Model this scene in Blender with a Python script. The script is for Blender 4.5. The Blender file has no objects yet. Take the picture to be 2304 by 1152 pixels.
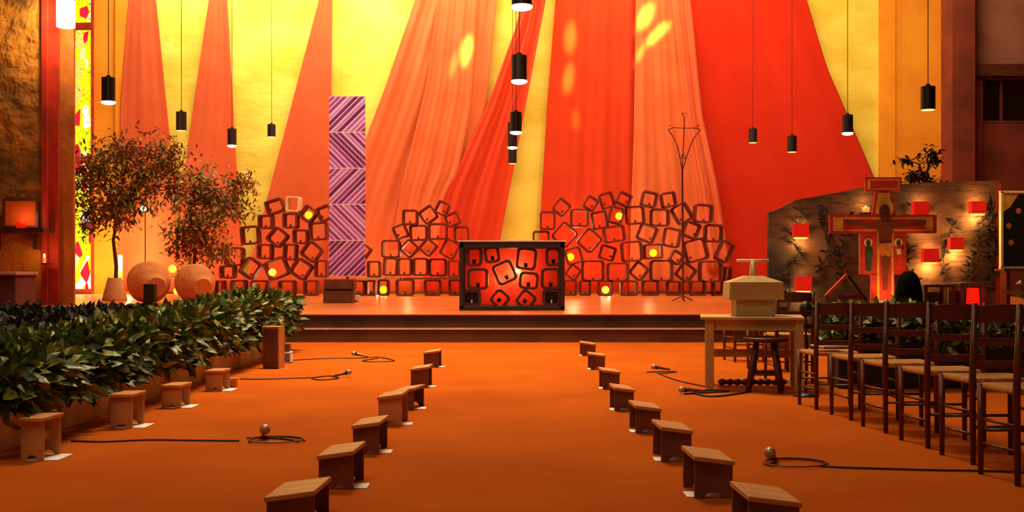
import bpy, bmesh, math, random
from mathutils import Vector, Matrix, Euler
random.seed(7)
PI = math.pi
C = bpy.context.scene.collection

# ------------------------------------------------------------------ camera, world, exposure, large lights
F = 2600.0; HY = 610.0; EYE = 1.05
cam = bpy.data.cameras.new('camera'); camo = bpy.data.objects.new('camera', cam); C.objects.link(camo)
camo.location = (0, 0, EYE); camo.rotation_euler = (PI/2, 0, 0)
cam.sensor_width = 36; cam.lens = 36*F/2304; cam.shift_y = (HY-576)/2304
cam.clip_start = 0.05; cam.clip_end = 200
bpy.context.scene.camera = camo
vs = bpy.context.scene.view_settings
vs.view_transform = 'Standard'; vs.look = 'None'; vs.gamma = 1; vs.use_curve_mapping = False; vs.exposure = 0.0
world = bpy.data.worlds.new('world'); bpy.context.scene.world = world; world.use_nodes = True
world.node_tree.nodes['Background'].inputs[0].default_value = (1.0, .55, .28, 1)
world.node_tree.nodes['Background'].inputs[1].default_value = 0.12

def area(name, loc, aim, sx, sy, power, col=(1, .72, .4), spread=PI):
    l = bpy.data.lights.new(name, 'AREA'); l.shape = 'RECTANGLE'; l.size = sx; l.size_y = sy
    l.energy = power; l.color = col; l.spread = spread
    o = bpy.data.objects.new(name, l); C.objects.link(o); o.location = loc
    o.rotation_euler = (Vector(aim)-Vector(loc)).to_track_quat('-Z', 'Y').to_euler(); return o
def spot(name, loc, aim, power, ang, col=(1, .75, .45), blend=.6, size=.08):
    l = bpy.data.lights.new(name, 'SPOT'); l.energy = power; l.color = col
    l.spot_size = math.radians(ang); l.spot_blend = blend; l.shadow_soft_size = size
    o = bpy.data.objects.new(name, l); C.objects.link(o); o.location = loc
    o.rotation_euler = (Vector(aim)-Vector(loc)).to_track_quat('-Z', 'Y').to_euler(); return o
def point(name, loc, power, col=(1, .6, .25), size=.05):
    l = bpy.data.lights.new(name, 'POINT'); l.energy = power; l.color = col; l.shadow_soft_size = size
    o = bpy.data.objects.new(name, l); C.objects.link(o); o.location = loc; return o

WARM = (1, .80, .45)
area('wall_wash', (-5.5, 30.6, 11.3), (-5.5, 33.6, 6.0), 10, .5, 980, (1, .96, .66))
area('wall_wash', (2.5, 30.6, 11.3), (2.5, 33.6, 6.0), 7, .5, 430, (1, .86, .50))
area('stage_front_wash', (0, 21, 11.3), (0, 33, 3.5), 18, 1.0, 900, (1, .76, .46))
area('right_wall_wash', (9, 27, 10.5), (10.5, 33, 3.0), 3, .6, 160, (1, .72, .30))
area('stage_down_light', (0, 24, 11.6), (0, 24, 0), 14, 4, 600, (1, .72, .40))  # unseen overhead area light added as general stage fill
area('nave_down_light', (-1.0, 13.8, 11.6), (-1.3, 13.4, 0), 4, 4, 760, (1, .76, .42), math.radians(88))  # unseen overhead area light added to fill the nave carpet
area('nave_near_light', (-2.8, 3.0, 8.5), (-2.0, 8.0, 0), 4, 3, 230, (1, .78, .50))
for px, py, pw, an, sx, tilt in ((1050, 118, 42000, 6.5, .42, 14), (1020, 150, 12000, 5, .3, 14), (1284, 75, 26000, 7, .42, 4), (1280, 165, 30000, 6, .42, 10), (1296, 255, 12000, 3.5, .5, 0), (1452, 40, 36000, 7, .45, 30), (1480, 78, 36000, 7.5, .30, 48), (1440, 125, 16000, 4, .4, 30)):
    tx, tz_ = (px-1152)/F*32.6, EYE+(HY-py)/F*32.6
    o = spot('projector_spot', (tx*.9, 24.5, 11.4), (tx, 32.6, tz_), pw, an, (1, .95, .22), 1.0)
    o.scale = (sx, 1, 1); o.rotation_euler = (o.rotation_euler.to_matrix() @ Matrix.Rotation(math.radians(-tilt), 3, 'Z')).to_euler()
spot('banner_spot', (-2.2, 18.5, 10.5), (-3.46, 24.3, 2.9), 700, 34, (1, .86, .95), .8)  # unseen spot added to brighten the purple banner
area('red_fan_wash', (7.5, 26.5, 10.8), (7.0, 33, 4.0), 5, .6, 230, (1, .72, .42))  # unseen area light added to lift the broad red cloth

# ------------------------------------------------------------------ helpers
def P(x, y, Y):
    return Vector(((x-1152)/F*Y, Y, EYE-(y-HY)/F*Y))
def FL(x, y, z=0.0):
    Y = (EYE-z)*F/(y-HY); return Vector(((x-1152)/F*Y, Y, z))
def lin(c):
    return tuple(((v/255/12.92) if v/255 <= .04045 else ((v/255+.055)/1.055)**2.4) for v in c)+(1,)

def mat(name, col, rough=.6, col2=None, scale=6, detail=4, bump=0, bscale=None, metal=0, emit=None, es=1, stretch=None, spec=.5, trans=0, ramp=(.35, .65), sheen=0):
    m = bpy.data.materials.new(name); m.use_nodes = True; nt = m.node_tree; n = nt.nodes; L = nt.links
    b = n['Principled BSDF']; b.inputs['Roughness'].default_value = rough; b.inputs['Metallic'].default_value = metal
    b.inputs['Specular IOR Level'].default_value = spec
    if sheen: b.inputs['Sheen Weight'].default_value = sheen
    if trans: b.inputs['Transmission Weight'].default_value = trans
    c = lin(col); c2 = lin(col2) if col2 else tuple(v*.8 for v in c[:3])+(1,)
    tc = n.new('ShaderNodeTexCoord'); mp = n.new('ShaderNodeMapping'); L.new(tc.outputs['Object'], mp.inputs[0])
    if stretch: mp.inputs['Scale'].default_value = stretch
    no = n.new('ShaderNodeTexNoise'); no.inputs['Scale'].default_value = scale; no.inputs['Detail'].default_value = detail
    L.new(mp.outputs[0], no.inputs['Vector'])
    rp = n.new('ShaderNodeValToRGB'); rp.color_ramp.elements[0].position = ramp[0]; rp.color_ramp.elements[1].position = ramp[1]
    rp.color_ramp.elements[0].color = c2; rp.color_ramp.elements[1].color = c
    L.new(no.outputs['Fac'], rp.inputs[0]); L.new(rp.outputs[0], b.inputs['Base Color'])
    if bump:
        n2 = n.new('ShaderNodeTexNoise'); n2.inputs['Scale'].default_value = bscale or scale*3; n2.inputs['Detail'].default_value = 6
        L.new(mp.outputs[0], n2.inputs['Vector'])
        bp = n.new('ShaderNodeBump'); bp.inputs['Strength'].default_value = bump; bp.inputs['Distance'].default_value = .05
        L.new(n2.outputs['Fac'], bp.inputs['Height']); L.new(bp.outputs[0], b.inputs['Normal'])
    if emit:
        b.inputs['Emission Color'].default_value = lin(emit); b.inputs['Emission Strength'].default_value = es
    return m

M = {}
M['niche'] = mat('burnt_orange_panel', (200, 84, 24), .8, (180, 70, 18), 3)  # orange-red candle glow on the shelf panel is put into its base colour
M['wall'] = mat('yellow_concrete', (240, 224, 96), .85, (222, 196, 62), .7, 6, .5, 2.5, stretch=(1, 1, 1.6))
M['wall_orange'] = mat('orange_plaster', (240, 160, 30), .85, (228, 140, 22), .8, 5, .3, 3)
M['rough'] = mat('rough_ochre_concrete', (215, 140, 45), .85, (104, 72, 20), 1.3, 8, 2.5, 3.5)
M['pier'] = mat('ochre_pier', (190, 110, 35), .85, (150, 75, 20), 1.5, 6, .5, 6)
M['redtrim'] = mat('red_painted_trim', (190, 40, 10), .7, (150, 28, 8), 3)
M['darkwood'] = mat('dark_brown_wood', (92, 38, 18), .5, (58, 22, 10), 4, 6, .1, 30, stretch=(1, 1, 6))
M['darkwall'] = mat('dark_red_brown_wall', (120, 42, 12), .8, (90, 28, 8), 1.2, 5)
M['plaster'] = mat('dim_plaster', (150, 95, 80), .9, (125, 75, 60), 1)
M['glassdark'] = mat('dark_window_glass', (10, 6, 6), .08, (4, 3, 3), 2)
M['carpet'] = mat('orange_carpet', (200, 94, 10), .95, (184, 82, 7), .9, 5, .5, 260, spec=.1)
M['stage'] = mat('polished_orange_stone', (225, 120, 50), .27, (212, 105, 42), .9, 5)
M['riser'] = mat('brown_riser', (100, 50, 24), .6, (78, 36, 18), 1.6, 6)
M['clay'] = mat('terracotta', (128, 34, 16), .7, (96, 22, 10), 5, 5, .3, 30)
M['claylight'] = mat('pale_terracotta', (245, 215, 180), .7, (235, 195, 150), 5, 5)
M['altar'] = mat('dark_red_lacquer', (44, 9, 6), .5, (28, 6, 4), 4)
M['altartile'] = mat('dark_red_clay', (70, 12, 8), .5, (44, 8, 5), 8)
M['linen'] = mat('cream_linen', (236, 214, 180), .8, (224, 198, 160), 8)
M['black'] = mat('matt_black', (14, 12, 12), .5, (8, 7, 7), 8)
M['pendant'] = mat('black_lamp_metal', (34, 20, 14), .45, (24, 14, 10), 8)
M['lens'] = mat('lamp_lens', (255, 240, 210), .3, emit=(255, 225, 170), es=9)
M['lensdim'] = mat('dim_lamp_lens', (255, 220, 150), .3, emit=(255, 200, 120), es=1.6)
M['lantern'] = mat('bright_wall_lantern_glass', (255, 240, 200), .4, emit=(255, 235, 170), es=14)
M['tan'] = mat('oiled_tan_plywood', (205, 138, 78), .55, (180, 112, 58), 3, 6, .1, 30, stretch=(1, 5, 1))
M['tandark'] = mat('stained_brown_plywood', (120, 62, 32), .55, (92, 44, 22), 4, 6, .1, 30)  # own brown of the blocks; on stool end boards it paints their shaded sides
M['paper'] = mat('white_paper', (240, 236, 240), .8, (225, 220, 228), 9)
M['cream'] = mat('cream_paint', (196, 158, 98), .6, (180, 142, 84), 3, 4, .1, 14)
M['rush'] = mat('woven_rush', (226, 160, 78), .75, (170, 105, 42), 30, 4, .5, 60, stretch=(1, 5, 1))
M['chairwood'] = mat('chestnut_chair_wood', (104, 40, 20), .35, (68, 24, 12), 5, 6, .1, 40, stretch=(1, 1, .3))
M['leaf'] = mat('laurel_leaf', (76, 98, 30), .42, (34, 52, 18), 14, 3)
M['leafyellow'] = mat('yellow_laurel_leaf', (146, 138, 46), .45, (90, 96, 32), 14, 3)
M['leafdark'] = mat('dark_laurel_leaf', (17, 21, 9), .75, (9, 11, 5), 10, 3)  # near-black green puts the shade over the rear laurels into their colour
M['treeleaf'] = mat('bronze_green_tree_leaf', (96, 104, 22), .5, (150, 62, 20), 1.2, 3, ramp=(.42, .58))
M['leafyoung'] = mat('young_yellow_green_leaf', (176, 168, 44), .5, (150, 90, 24), 2, 3)  # brighter tone scattered through the tree crowns stands for lit leaves
M['bark'] = mat('tree_bark', (110, 62, 32), .8, (70, 38, 20), 9, 5, .4, 30)
M['pot'] = mat('pale_clay_pot', (214, 150, 100), .8, (196, 128, 78), 3, 5, .3, 12)
M['jar'] = mat('rough_clay_jar', (228, 150, 88), .85, (200, 112, 56), 2.2, 7, .8, 7)
M['planter'] = mat('cream_planter_board', (206, 166, 116), .7, (186, 144, 96), 3, 5, .1, 20)
M['soil'] = mat('dark_soil', (36, 24, 16), .95, (20, 14, 10), 12)
M['cable'] = mat('black_cable_rubber', (40, 18, 10), .6, (26, 12, 8), 8)
M['mic'] = mat('microphone_metal', (130, 100, 80), .35, (90, 60, 45), 30, metal=.7)
M['mesh'] = mat('microphone_grille', (220, 180, 150), .4, (120, 84, 64), 120, metal=.4)
M['iron'] = mat('bronze_wire', (120, 40, 12), .5, (90, 26, 8), 6, metal=.3)
M['glow'] = mat('glowing_paper_globe', (255, 200, 90), .6, emit=(255, 190, 60), es=1.7)
M['glowlime'] = mat('glowing_yellow_globe', (250, 230, 60), .6, emit=(240, 220, 20), es=1.4)
M['votive'] = mat('smoky_red_glass', (176, 56, 24), .3, (140, 36, 16), 10)
M['flame'] = mat('candle_flame', (255, 200, 80), .5, emit=(255, 180, 60), es=12)
M['wax'] = mat('candle_wax', (250, 220, 170), .5, emit=(255, 150, 60), es=.6)
M['redshade'] = mat('red_paper_shade', (225, 30, 18), .7, (205, 22, 14), 9, emit=(215, 26, 12), es=.42)
M['redglow'] = mat('red_lantern_glass', (225, 30, 14), .5, (180, 16, 8), 12, emit=(225, 26, 8), es=.8)
M['icon_red'] = mat('icon_red_paint', (214, 52, 20), .6, (180, 36, 14), 9)
M['icon_gold'] = mat('icon_gold_paint', (232, 170, 70), .5, (206, 140, 50), 9)
M['icon_brown'] = mat('icon_brown_paint', (96, 40, 20), .6, (70, 26, 14), 9)
M['icon_flesh'] = mat('icon_flesh_paint', (126, 58, 28), .6, (104, 42, 20), 9)
M['icon_cloth'] = mat('icon_ochre_paint', (214, 120, 50), .6, (186, 96, 36), 12)
M['icon_green'] = mat('icon_green_paint', (46, 84, 50), .6, (30, 60, 36), 12)
M['icon_white'] = mat('icon_cream_paint', (236, 206, 160), .6)
M['table_red'] = mat('dark_red_stained_wood', (96, 24, 12), .5, (64, 14, 8), 4)
M['hair'] = mat('black_hair', (7, 5, 5), .85, (4, 3, 3), 60, stretch=(8, 8, .6), spec=.08)
M['skin'] = mat('skin', (196, 130, 100), .55, (180, 112, 84), 8)
M['blue'] = mat('blue_knit', (84, 92, 205), .85, (60, 66, 165), 20, 4, .3, 80)
M['trousers'] = mat('dark_trousers', (30, 28, 40), .85)
M['sill'] = mat('pale_sill', (236, 200, 150), .6)
M['violet_cloth'] = mat('dusky_pink_cloth', (190, 120, 110), .85, (170, 98, 86), 3)
M['redcloth'] = mat('dark_red_cloth', (110, 28, 14), .85, (86, 20, 10), 3)
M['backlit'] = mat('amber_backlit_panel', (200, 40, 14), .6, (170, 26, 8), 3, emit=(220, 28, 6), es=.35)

def cloth_mat(name, col, col2, trans=.25):
    m = mat(name, col, .8, col2, 1.1, 5, .25, 180, sheen=.2, spec=.15)
    nt = m.node_tree; b = nt.nodes['Principled BSDF']; out = nt.nodes['Material Output']
    t = nt.nodes.new('ShaderNodeBsdfTranslucent'); t.inputs[0].default_value = lin(col)
    mx = nt.nodes.new('ShaderNodeMixShader'); mx.inputs[0].default_value = trans
    nt.links.new(b.outputs[0], mx.inputs[1]); nt.links.new(t.outputs[0], mx.inputs[2]); nt.links.new(mx.outputs[0], out.inputs[0])
    return m
M['cl_orange'] = cloth_mat('orange_banner_cloth', (234, 110, 62), (228, 100, 54))
M['cl_salmon'] = cloth_mat('salmon_banner_cloth', (242, 124, 72), (236, 112, 60))
M['cl_red'] = cloth_mat('red_banner_cloth', (226, 50, 16), (218, 44, 14))
M['cl_deep'] = cloth_mat('deep_orange_banner_cloth', (230, 68, 24), (222, 60, 20))
M['cl_sheer'] = cloth_mat('sheer_salmon_cloth', (246, 132, 84), (240, 116, 66), .4)

def glass_mat():
    m = bpy.data.materials.new('lit_stained_glass'); m.use_nodes = True; nt = m.node_tree; n = nt.nodes; L = nt.links
    b = n['Principled BSDF']; tc = n.new('ShaderNodeTexCoord'); mp = n.new('ShaderNodeMapping'); L.new(tc.outputs['Object'], mp.inputs[0])
    mp.inputs['Scale'].default_value = (4.8, 0.01, 2.7)
    v = n.new('ShaderNodeTexVoronoi'); v.inputs['Scale'].default_value = 1.0; L.new(mp.outputs[0], v.inputs['Vector'])
    e = n.new('ShaderNodeTexVoronoi'); e.feature = 'DISTANCE_TO_EDGE'; L.new(mp.outputs[0], e.inputs['Vector'])
    sp = n.new('ShaderNodeSeparateColor'); L.new(v.outputs['Color'], sp.inputs[0])
    rp = n.new('ShaderNodeValToRGB'); rp.color_ramp.interpolation = 'CONSTANT'
    cols = [(0, (214, 220, 12)), (.34, (240, 236, 150)), (.46, (216, 224, 20)), (.64, (200, 20, 50)), (.74, (240, 190, 90)), (.84, (255, 252, 230)), (.93, (205, 225, 10))]
    cr = rp.color_ramp
    while len(cr.elements) < len(cols): cr.elements.new(.5)
    for el, (p, c) in zip(cr.elements, cols): el.position = p; el.color = lin(c)
    L.new(sp.outputs[0], rp.inputs[0])
    st = n.new('ShaderNodeMath'); st.operation = 'GREATER_THAN'; st.inputs[1].default_value = .035; L.new(e.outputs['Distance'], st.inputs[0])
    mx = n.new('ShaderNodeMix'); mx.data_type = 'RGBA'; L.new(st.outputs[0], mx.inputs[0]); mx.inputs[6].default_value = (.02, .01, .005, 1); L.new(rp.outputs[0], mx.inputs[7])
    L.new(mx.outputs[2], b.inputs['Base Color']); L.new(mx.outputs[2], b.inputs['Emission Color']); b.inputs['Emission Strength'].default_value = 1.25
    return m
M['stained'] = glass_mat()

def purple_mat():
    m = bpy.data.materials.new('purple_chevron_fabric'); m.use_nodes = True; nt = m.node_tree; n = nt.nodes; L = nt.links
    b = n['Principled BSDF']; b.inputs['Roughness'].default_value = .6
    tc = n.new('ShaderNodeTexCoord'); sx = n.new('ShaderNodeSeparateXYZ'); L.new(tc.outputs['Object'], sx.inputs[0])
    def mth(op, a, bb=None, c=None):
        q = n.new('ShaderNodeMath'); q.operation = op
        for i, v in enumerate((a, bb, c)):
            if v is None: continue
            if isinstance(v, (int, float)): q.inputs[i].default_value = v
            else: L.new(v, q.inputs[i])
        return q.outputs[0]
    # panels of 0.85 m high, diagonal alternates
    h = 0.757
    z = sx.outputs[2]; x = sx.outputs[0]
    k = mth('DIVIDE', z, h)
    fl = mth('FLOOR', k); par = mth('MODULO', fl, 2.0); sign = mth('SUBTRACT', 1.0, mth('MULTIPLY', par, 2.0))
    fz = mth('MULTIPLY', mth('FRACT', k), h)
    zz = mth('SUBTRACT', fz, h/2)
    d = mth('ADD', x, mth('MULTIPLY', mth('MULTIPLY', zz, sign), -1.0))
    d2 = mth('MULTIPLY', d, 8.2)
    fr = mth('FRACT', d2); idf = mth('FLOOR', d2)
    cmb = n.new('ShaderNodeCombineXYZ'); L.new(idf, cmb.inputs[0]); L.new(fl, cmb.inputs[1])
    wn = n.new('ShaderNodeTexWhiteNoise'); L.new(cmb.outputs[0], wn.inputs['Vector'])
    line = mth('LESS_THAN', fr, mth('MULTIPLY_ADD', wn.outputs['Value'], .28, .16))
    noi = n.new('ShaderNodeTexNoise'); noi.inputs['Scale'].default_value = 2.2; noi.inputs['Detail'].default_value = 5; L.new(tc.outputs['Object'], noi.inputs['Vector'])
    rp = n.new('ShaderNodeValToRGB'); cr = rp.color_ramp
    for i, (p, c) in enumerate([(.15, (90, 12, 84)), (.45, (156, 54, 146)), (.7, (206, 100, 200)), (.95, (224, 170, 226))]):
        if i > 1: cr.elements.new(p)
        cr.elements[i].position = p; cr.elements[i].color = lin(c)
    L.new(mth('ADD', mth('MULTIPLY', wn.outputs['Value'], .65), mth('MULTIPLY', noi.outputs['Fac'], .45)), rp.inputs[0])
    mx = n.new('ShaderNodeMix'); mx.data_type = 'RGBA'; L.new(line, mx.inputs[0]); L.new(rp.outputs[0], mx.inputs[6]); mx.inputs[7].default_value = lin((250, 226, 240))
    edge = mth('LESS_THAN', mth('ABSOLUTE', mth('SUBTRACT', mth('FRACT', mth('ADD', k, .5)), .5)), .014)
    m2 = n.new('ShaderNodeMix'); m2.data_type = 'RGBA'; L.new(edge, m2.inputs[0]); L.new(mx.outputs[2], m2.inputs[6]); m2.inputs[7].default_value = lin((250, 224, 236))
    L.new(m2.outputs[2], b.inputs['Base Color'])
    return m
M['purple'] = purple_mat()

def board_mat():
    m = mat('weathered_board_paint', (116, 80, 56), .85, (44, 30, 24), .55, 6, .3, 8, ramp=(.42, .57))
    nt = m.node_tree; n = nt.nodes; L = nt.links; b = n['Principled BSDF']
    base = b.inputs['Base Color'].links[0].from_socket
    tc = n.new('ShaderNodeTexCoord'); mp = n.new('ShaderNodeMapping'); L.new(tc.outputs['Object'], mp.inputs[0]); mp.inputs['Scale'].default_value = (.5, 1, 4.2)
    w = n.new('ShaderNodeTexNoise'); w.inputs['Scale'].default_value = 2.0; w.inputs['Detail'].default_value = 2; L.new(mp.outputs[0], w.inputs['Vector'])
    rp = n.new('ShaderNodeValToRGB'); rp.color_ramp.elements[0].position = .47; rp.color_ramp.elements[0].color = (1, 1, 1, 1)
    rp.color_ramp.elements[1].position = .53; rp.color_ramp.elements[1].color = (1, 1, 1, 1)
    q = rp.color_ramp.elements.new(.5); q.color = (.35, .3, .3, 1); L.new(w.outputs['Fac'], rp.inputs[0])
    mx = n.new('ShaderNodeMix'); mx.data_type = 'RGBA'; mx.blend_type = 'MULTIPLY'; mx.inputs[0].default_value = .8
    L.new(base, mx.inputs[6]); L.new(rp.outputs[0], mx.inputs[7]); L.new(mx.outputs[2], b.inputs['Base Color'])
    return m
M['board'] = board_mat()

# geometry collectors
class MB:
    def __init__(s): s.bm = bmesh.new()
    def box(s, c, size, rot=None):
        r = bmesh.ops.create_cube(s.bm, size=1)
        m = Matrix.Translation(Vector(c)) @ ((Euler(rot).to_matrix().to_4x4()) if rot else Matrix.Identity(4)) @ Matrix.Diagonal((size[0], size[1], size[2], 1))
        bmesh.ops.transform(s.bm, matrix=m, verts=r['verts']); return s
    def bar(s, a, b, w, d=None):
        a = Vector(a); b = Vector(b); v = b-a; d = d or w
        r = bmesh.ops.create_cube(s.bm, size=1)
        q = v.to_track_quat('Z', 'Y').to_matrix().to_4x4()
        bmesh.ops.transform(s.bm, matrix=Matrix.Translation((a+b)/2) @ q @ Matrix.Diagonal((w, d, v.length, 1)), verts=r['verts']); return s
    def cyl(s, a, b, r1, r2=None, seg=16, caps=True):
        a = Vector(a); b = Vector(b); v = b-a
        r = bmesh.ops.create_cone(s.bm, cap_ends=caps, segments=seg, radius1=r1, radius2=r1 if r2 is None else r2, depth=v.length)
        q = v.to_track_quat('Z', 'Y').to_matrix().to_4x4()
        bmesh.ops.transform(s.bm, matrix=Matrix.Translation((a+b)/2) @ q, verts=r['verts']); return s
    def ball(s, c, r, sc=(1, 1, 1), seg=16, rot=None):
        q = bmesh.ops.create_uvsphere(s.bm, u_segments=seg, v_segments=seg//2+2, radius=r)
        m = Matrix.Translation(Vector(c)) @ ((Euler(rot).to_matrix().to_4x4()) if rot else Matrix.Identity(4)) @ Matrix.Diagonal((sc[0], sc[1], sc[2], 1))
        bmesh.ops.transform(s.bm, matrix=m, verts=q['verts']); return s
    def lathe(s, prof, seg=24, m=None):
        rings = []
        for r, z in prof:
            rings.append([s.bm.verts.new((r*math.cos(2*PI*i/seg), r*math.sin(2*PI*i/seg), z)) for i in range(seg)])
        vs = [v for g in rings for v in g]
        for a, b in zip(rings, rings[1:]):
            for i in range(seg): s.bm.faces.new((a[i], a[(i+1) % seg], b[(i+1) % seg], b[i]))
        if prof[0][0] > 1e-4: s.bm.faces.new(list(reversed(rings[0])))
        if prof[-1][0] > 1e-4: s.bm.faces.new(rings[-1])
        if m: bmesh.ops.transform(s.bm, matrix=m, verts=vs)
        return s
    def prism(s, pts, y0, y1):      # outline in x,z ; extruded along y
        a = [s.bm.verts.new((p[0], y0, p[1])) for p in pts]; b = [s.bm.verts.new((p[0], y1, p[1])) for p in pts]; n = len(pts)
        s.bm.faces.new(a); s.bm.faces.new(list(reversed(b)))
        for i in range(n): s.bm.faces.new((a[i], b[i], b[(i+1) % n], a[(i+1) % n]))
        return s
    def ring(s, o, i, y0, y1):      # outline ring in x,z ; extruded along y
        V = s.bm.verts.new; n = len(o)
        A = [V((p[0], y0, p[1])) for p in o]; B = [V((p[0], y0, p[1])) for p in i]
        D = [V((p[0], y1, p[1])) for p in o]; E = [V((p[0], y1, p[1])) for p in i]
        for k in range(n):
            j = (k+1) % n
            for q in ((A[k], A[j], B[j], B[k]), (D[k], E[k], E[j], D[j]), (A[k], D[k], D[j], A[j]), (B[k], B[j], E[j], E[k])): s.bm.faces.new(q)
        return s
    def tube(s, pts, r, seg=6):
        pts = [Vector(p) for p in pts]; rings = []
        for k, p in enumerate(pts):
            t = (pts[min(k+1, len(pts)-1)]-pts[max(k-1, 0)]).normalized()
            up = Vector((0, 0, 1)) if abs(t.z) < .9 else Vector((0, 1, 0))
            u = t.cross(up).normalized(); w = u.cross(t)
            rr = r[k] if isinstance(r, (list, tuple)) else r
            rings.append([s.bm.verts.new(p+(u*math.cos(2*PI*i/seg)+w*math.sin(2*PI*i/seg))*rr) for i in range(seg)])
        for a, b in zip(rings, rings[1:]):
            for i in range(seg): s.bm.faces.new((a[i], a[(i+1) % seg], b[(i+1) % seg], b[i]))
        s.bm.faces.new(rings[0]); s.bm.faces.new(rings[-1]); return s
    def leaf(s, c, d, nrm, L, W):
        d = Vector(d).normalized(); w = d.cross(Vector(nrm)).normalized(); up = w.cross(d)
        V = s.bm.verts.new; c = Vector(c)
        a = V(c); b1 = V(c+d*L*.35+w*W*.5+up*W*.12); b2 = V(c+d*L*.35-w*W*.5+up*W*.12); m1 = V(c+d*L*.4)
        c1 = V(c+d*L*.72+w*W*.36-up*L*.02); c2 = V(c+d*L*.72-w*W*.36-up*L*.02); m2 = V(c+d*L*.75-up*L*.05); e = V(c+d*L-up*L*.14)
        for q in ((a, b1, m1), (a, m1, b2), (b1, c1, m2, m1), (b2, m1, m2, c2), (c1, e, m2), (c2, m2, e)): s.bm.faces.new(q)
        return s
    def mesh(s, name, m, smooth=False):
        bmesh.ops.recalc_face_normals(s.bm, faces=s.bm.faces)
        me = bpy.data.meshes.new(name); s.bm.to_mesh(me); s.bm.free(); me.materials.append(M[m] if isinstance(m, str) else m)
        if smooth:
            for p in me.polygons: p.use_smooth = True
        return me
    def build(s, name, m, parent=None, smooth=False, bevel=0, loc=None):
        o = bpy.data.objects.new(name, s.mesh(name, m, smooth)); C.objects.link(o); o.parent = parent
        if loc: o.location = loc
        if bevel:
            b = o.modifiers.new('bevel', 'BEVEL'); b.width = bevel; b.segments = 2; b.limit_method = 'ANGLE'
        return o

def tag(o, label=None, cat=None, group=None, kind=None):
    if label: o['label'] = label
    if cat: o['category'] = cat
    if group: o['group'] = group
    if kind: o['kind'] = kind
    return o
def thing(name, loc, label, cat, group=None, rz=0):
    o = bpy.data.objects.new(name, None); C.objects.link(o); o.location = loc; o.rotation_euler = (0, 0, rz); o.empty_display_size = .1
    return tag(o, label, cat, group)
def dup(root, loc, rot=None, label=None, group=None, scale=None):
    r = root.copy(); C.objects.link(r); r.location = loc
    if rot is not None: r.rotation_euler = rot
    if scale: r.scale = scale
    if label: r['label'] = label
    if group: r['group'] = group
    for ch in list(root.children):
        c = ch.copy(); C.objects.link(c); c.parent = r
        for g in ch.children:
            d = g.copy(); C.objects.link(d); d.parent = c
    return r
def struct(o): o['kind'] = 'structure'; return o
ORD = ['first', 'second', 'third', 'fourth', 'fifth', 'sixth', 'seventh', 'eighth', 'ninth', 'tenth', 'eleventh', 'twelfth', 'thirteenth', 'fourteenth']

# ------------------------------------------------------------------ the room
WY = 33.0
ZT = 12.0
X = lambda px, Y=WY: (px-1152)/F*Y
struct(MB().box((0, 17, -.1), (32, 42, .2)).build('floor', 'carpet'))
struct(MB().box((0, 17, ZT+.1), (32, 42, .2)).build('ceiling', 'plaster'))
struct(MB().box((X(1148), WY+.2, ZT/2), (X(2143)-X(153), .4, ZT)).build('wall_back', 'wall'))
struct(MB().box((-15.6, 17, ZT/2), (.4, 38, ZT)).build('wall_left', 'rough'))
struct(MB().box((15.9, 17, ZT/2), (.4, 38, ZT)).build('wall_right', 'darkwall'))
# stage of two steps
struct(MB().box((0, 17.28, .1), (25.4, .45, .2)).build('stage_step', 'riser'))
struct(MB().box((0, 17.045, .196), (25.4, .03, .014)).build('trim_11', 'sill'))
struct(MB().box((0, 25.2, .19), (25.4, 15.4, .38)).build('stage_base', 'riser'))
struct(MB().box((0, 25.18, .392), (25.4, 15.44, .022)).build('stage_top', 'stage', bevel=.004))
# pilasters and strips on the rear wall
def strip(name, x0, x1, d, m):
    struct(MB().box(((X(x0)+X(x1))/2, WY-d/2, .4+(ZT-.4)/2), (X(x1)-X(x0), d, ZT-.4)).build(name, m))
strip('trim_1', 213, 262, .05, 'wall_orange')
strip('trim_2', 262, 300, .12, 'wall_orange')
strip('trim_3', 746, 766, .06, 'wall')
strip('trim_4', 1976, 2012, .10, 'wall_orange')
strip('trim_5', 2012, 2124, .04, 'wall_orange')
strip('trim_6', 2124, 2144, .30, 'redtrim')
# left end: stained glass strip window in the rear wall, pier and rough wall
gx0, gx1 = X(163), X(212)
zb, zt2 = EYE-(650-HY)/F*WY, ZT-.4
w1 = struct(MB().box(((gx0+gx1)/2, WY-.10, (zb+zt2)/2), (gx1-gx0, .03, zt2-zb)).build('window_1', 'stained'))
fr = MB()
for y in (62, 360):
    zz = EYE-(y-HY)/F*WY; fr.box(((gx0+gx1)/2, WY-.14, zz), (gx1-gx0, .12, .2))
fr.box(((gx0+gx1)/2, WY-.14, zb-.05), (gx1-gx0, .16, .1))
for x in (gx0-.03, gx1): fr.box((x, WY-.13, (zb+zt2)/2), (.05, .12, zt2-zb))
fr.build('window_frame', 'redtrim', w1)
PYd = 23.0
def pier(name, x0, x1, Y, d, m, z0=0, z1=ZT):
    a, b = X(x0, Y), X(x1, Y); return struct(MB().box(((a+b)/2, Y+d/2, (z0+z1)/2), (b-a, d, z1-z0)).build(name, m))
pier('wall_left_panel', -560, 95, 22.0, .06, 'rough')
pier('trim_7', 93, 106, 21.95, .06, 'redtrim')
pier('trim_8', 104, 131, 22.05, .08, 'redtrim')
pier('column_1', 129, 166, 22.2, .08, 'pier')
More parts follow.
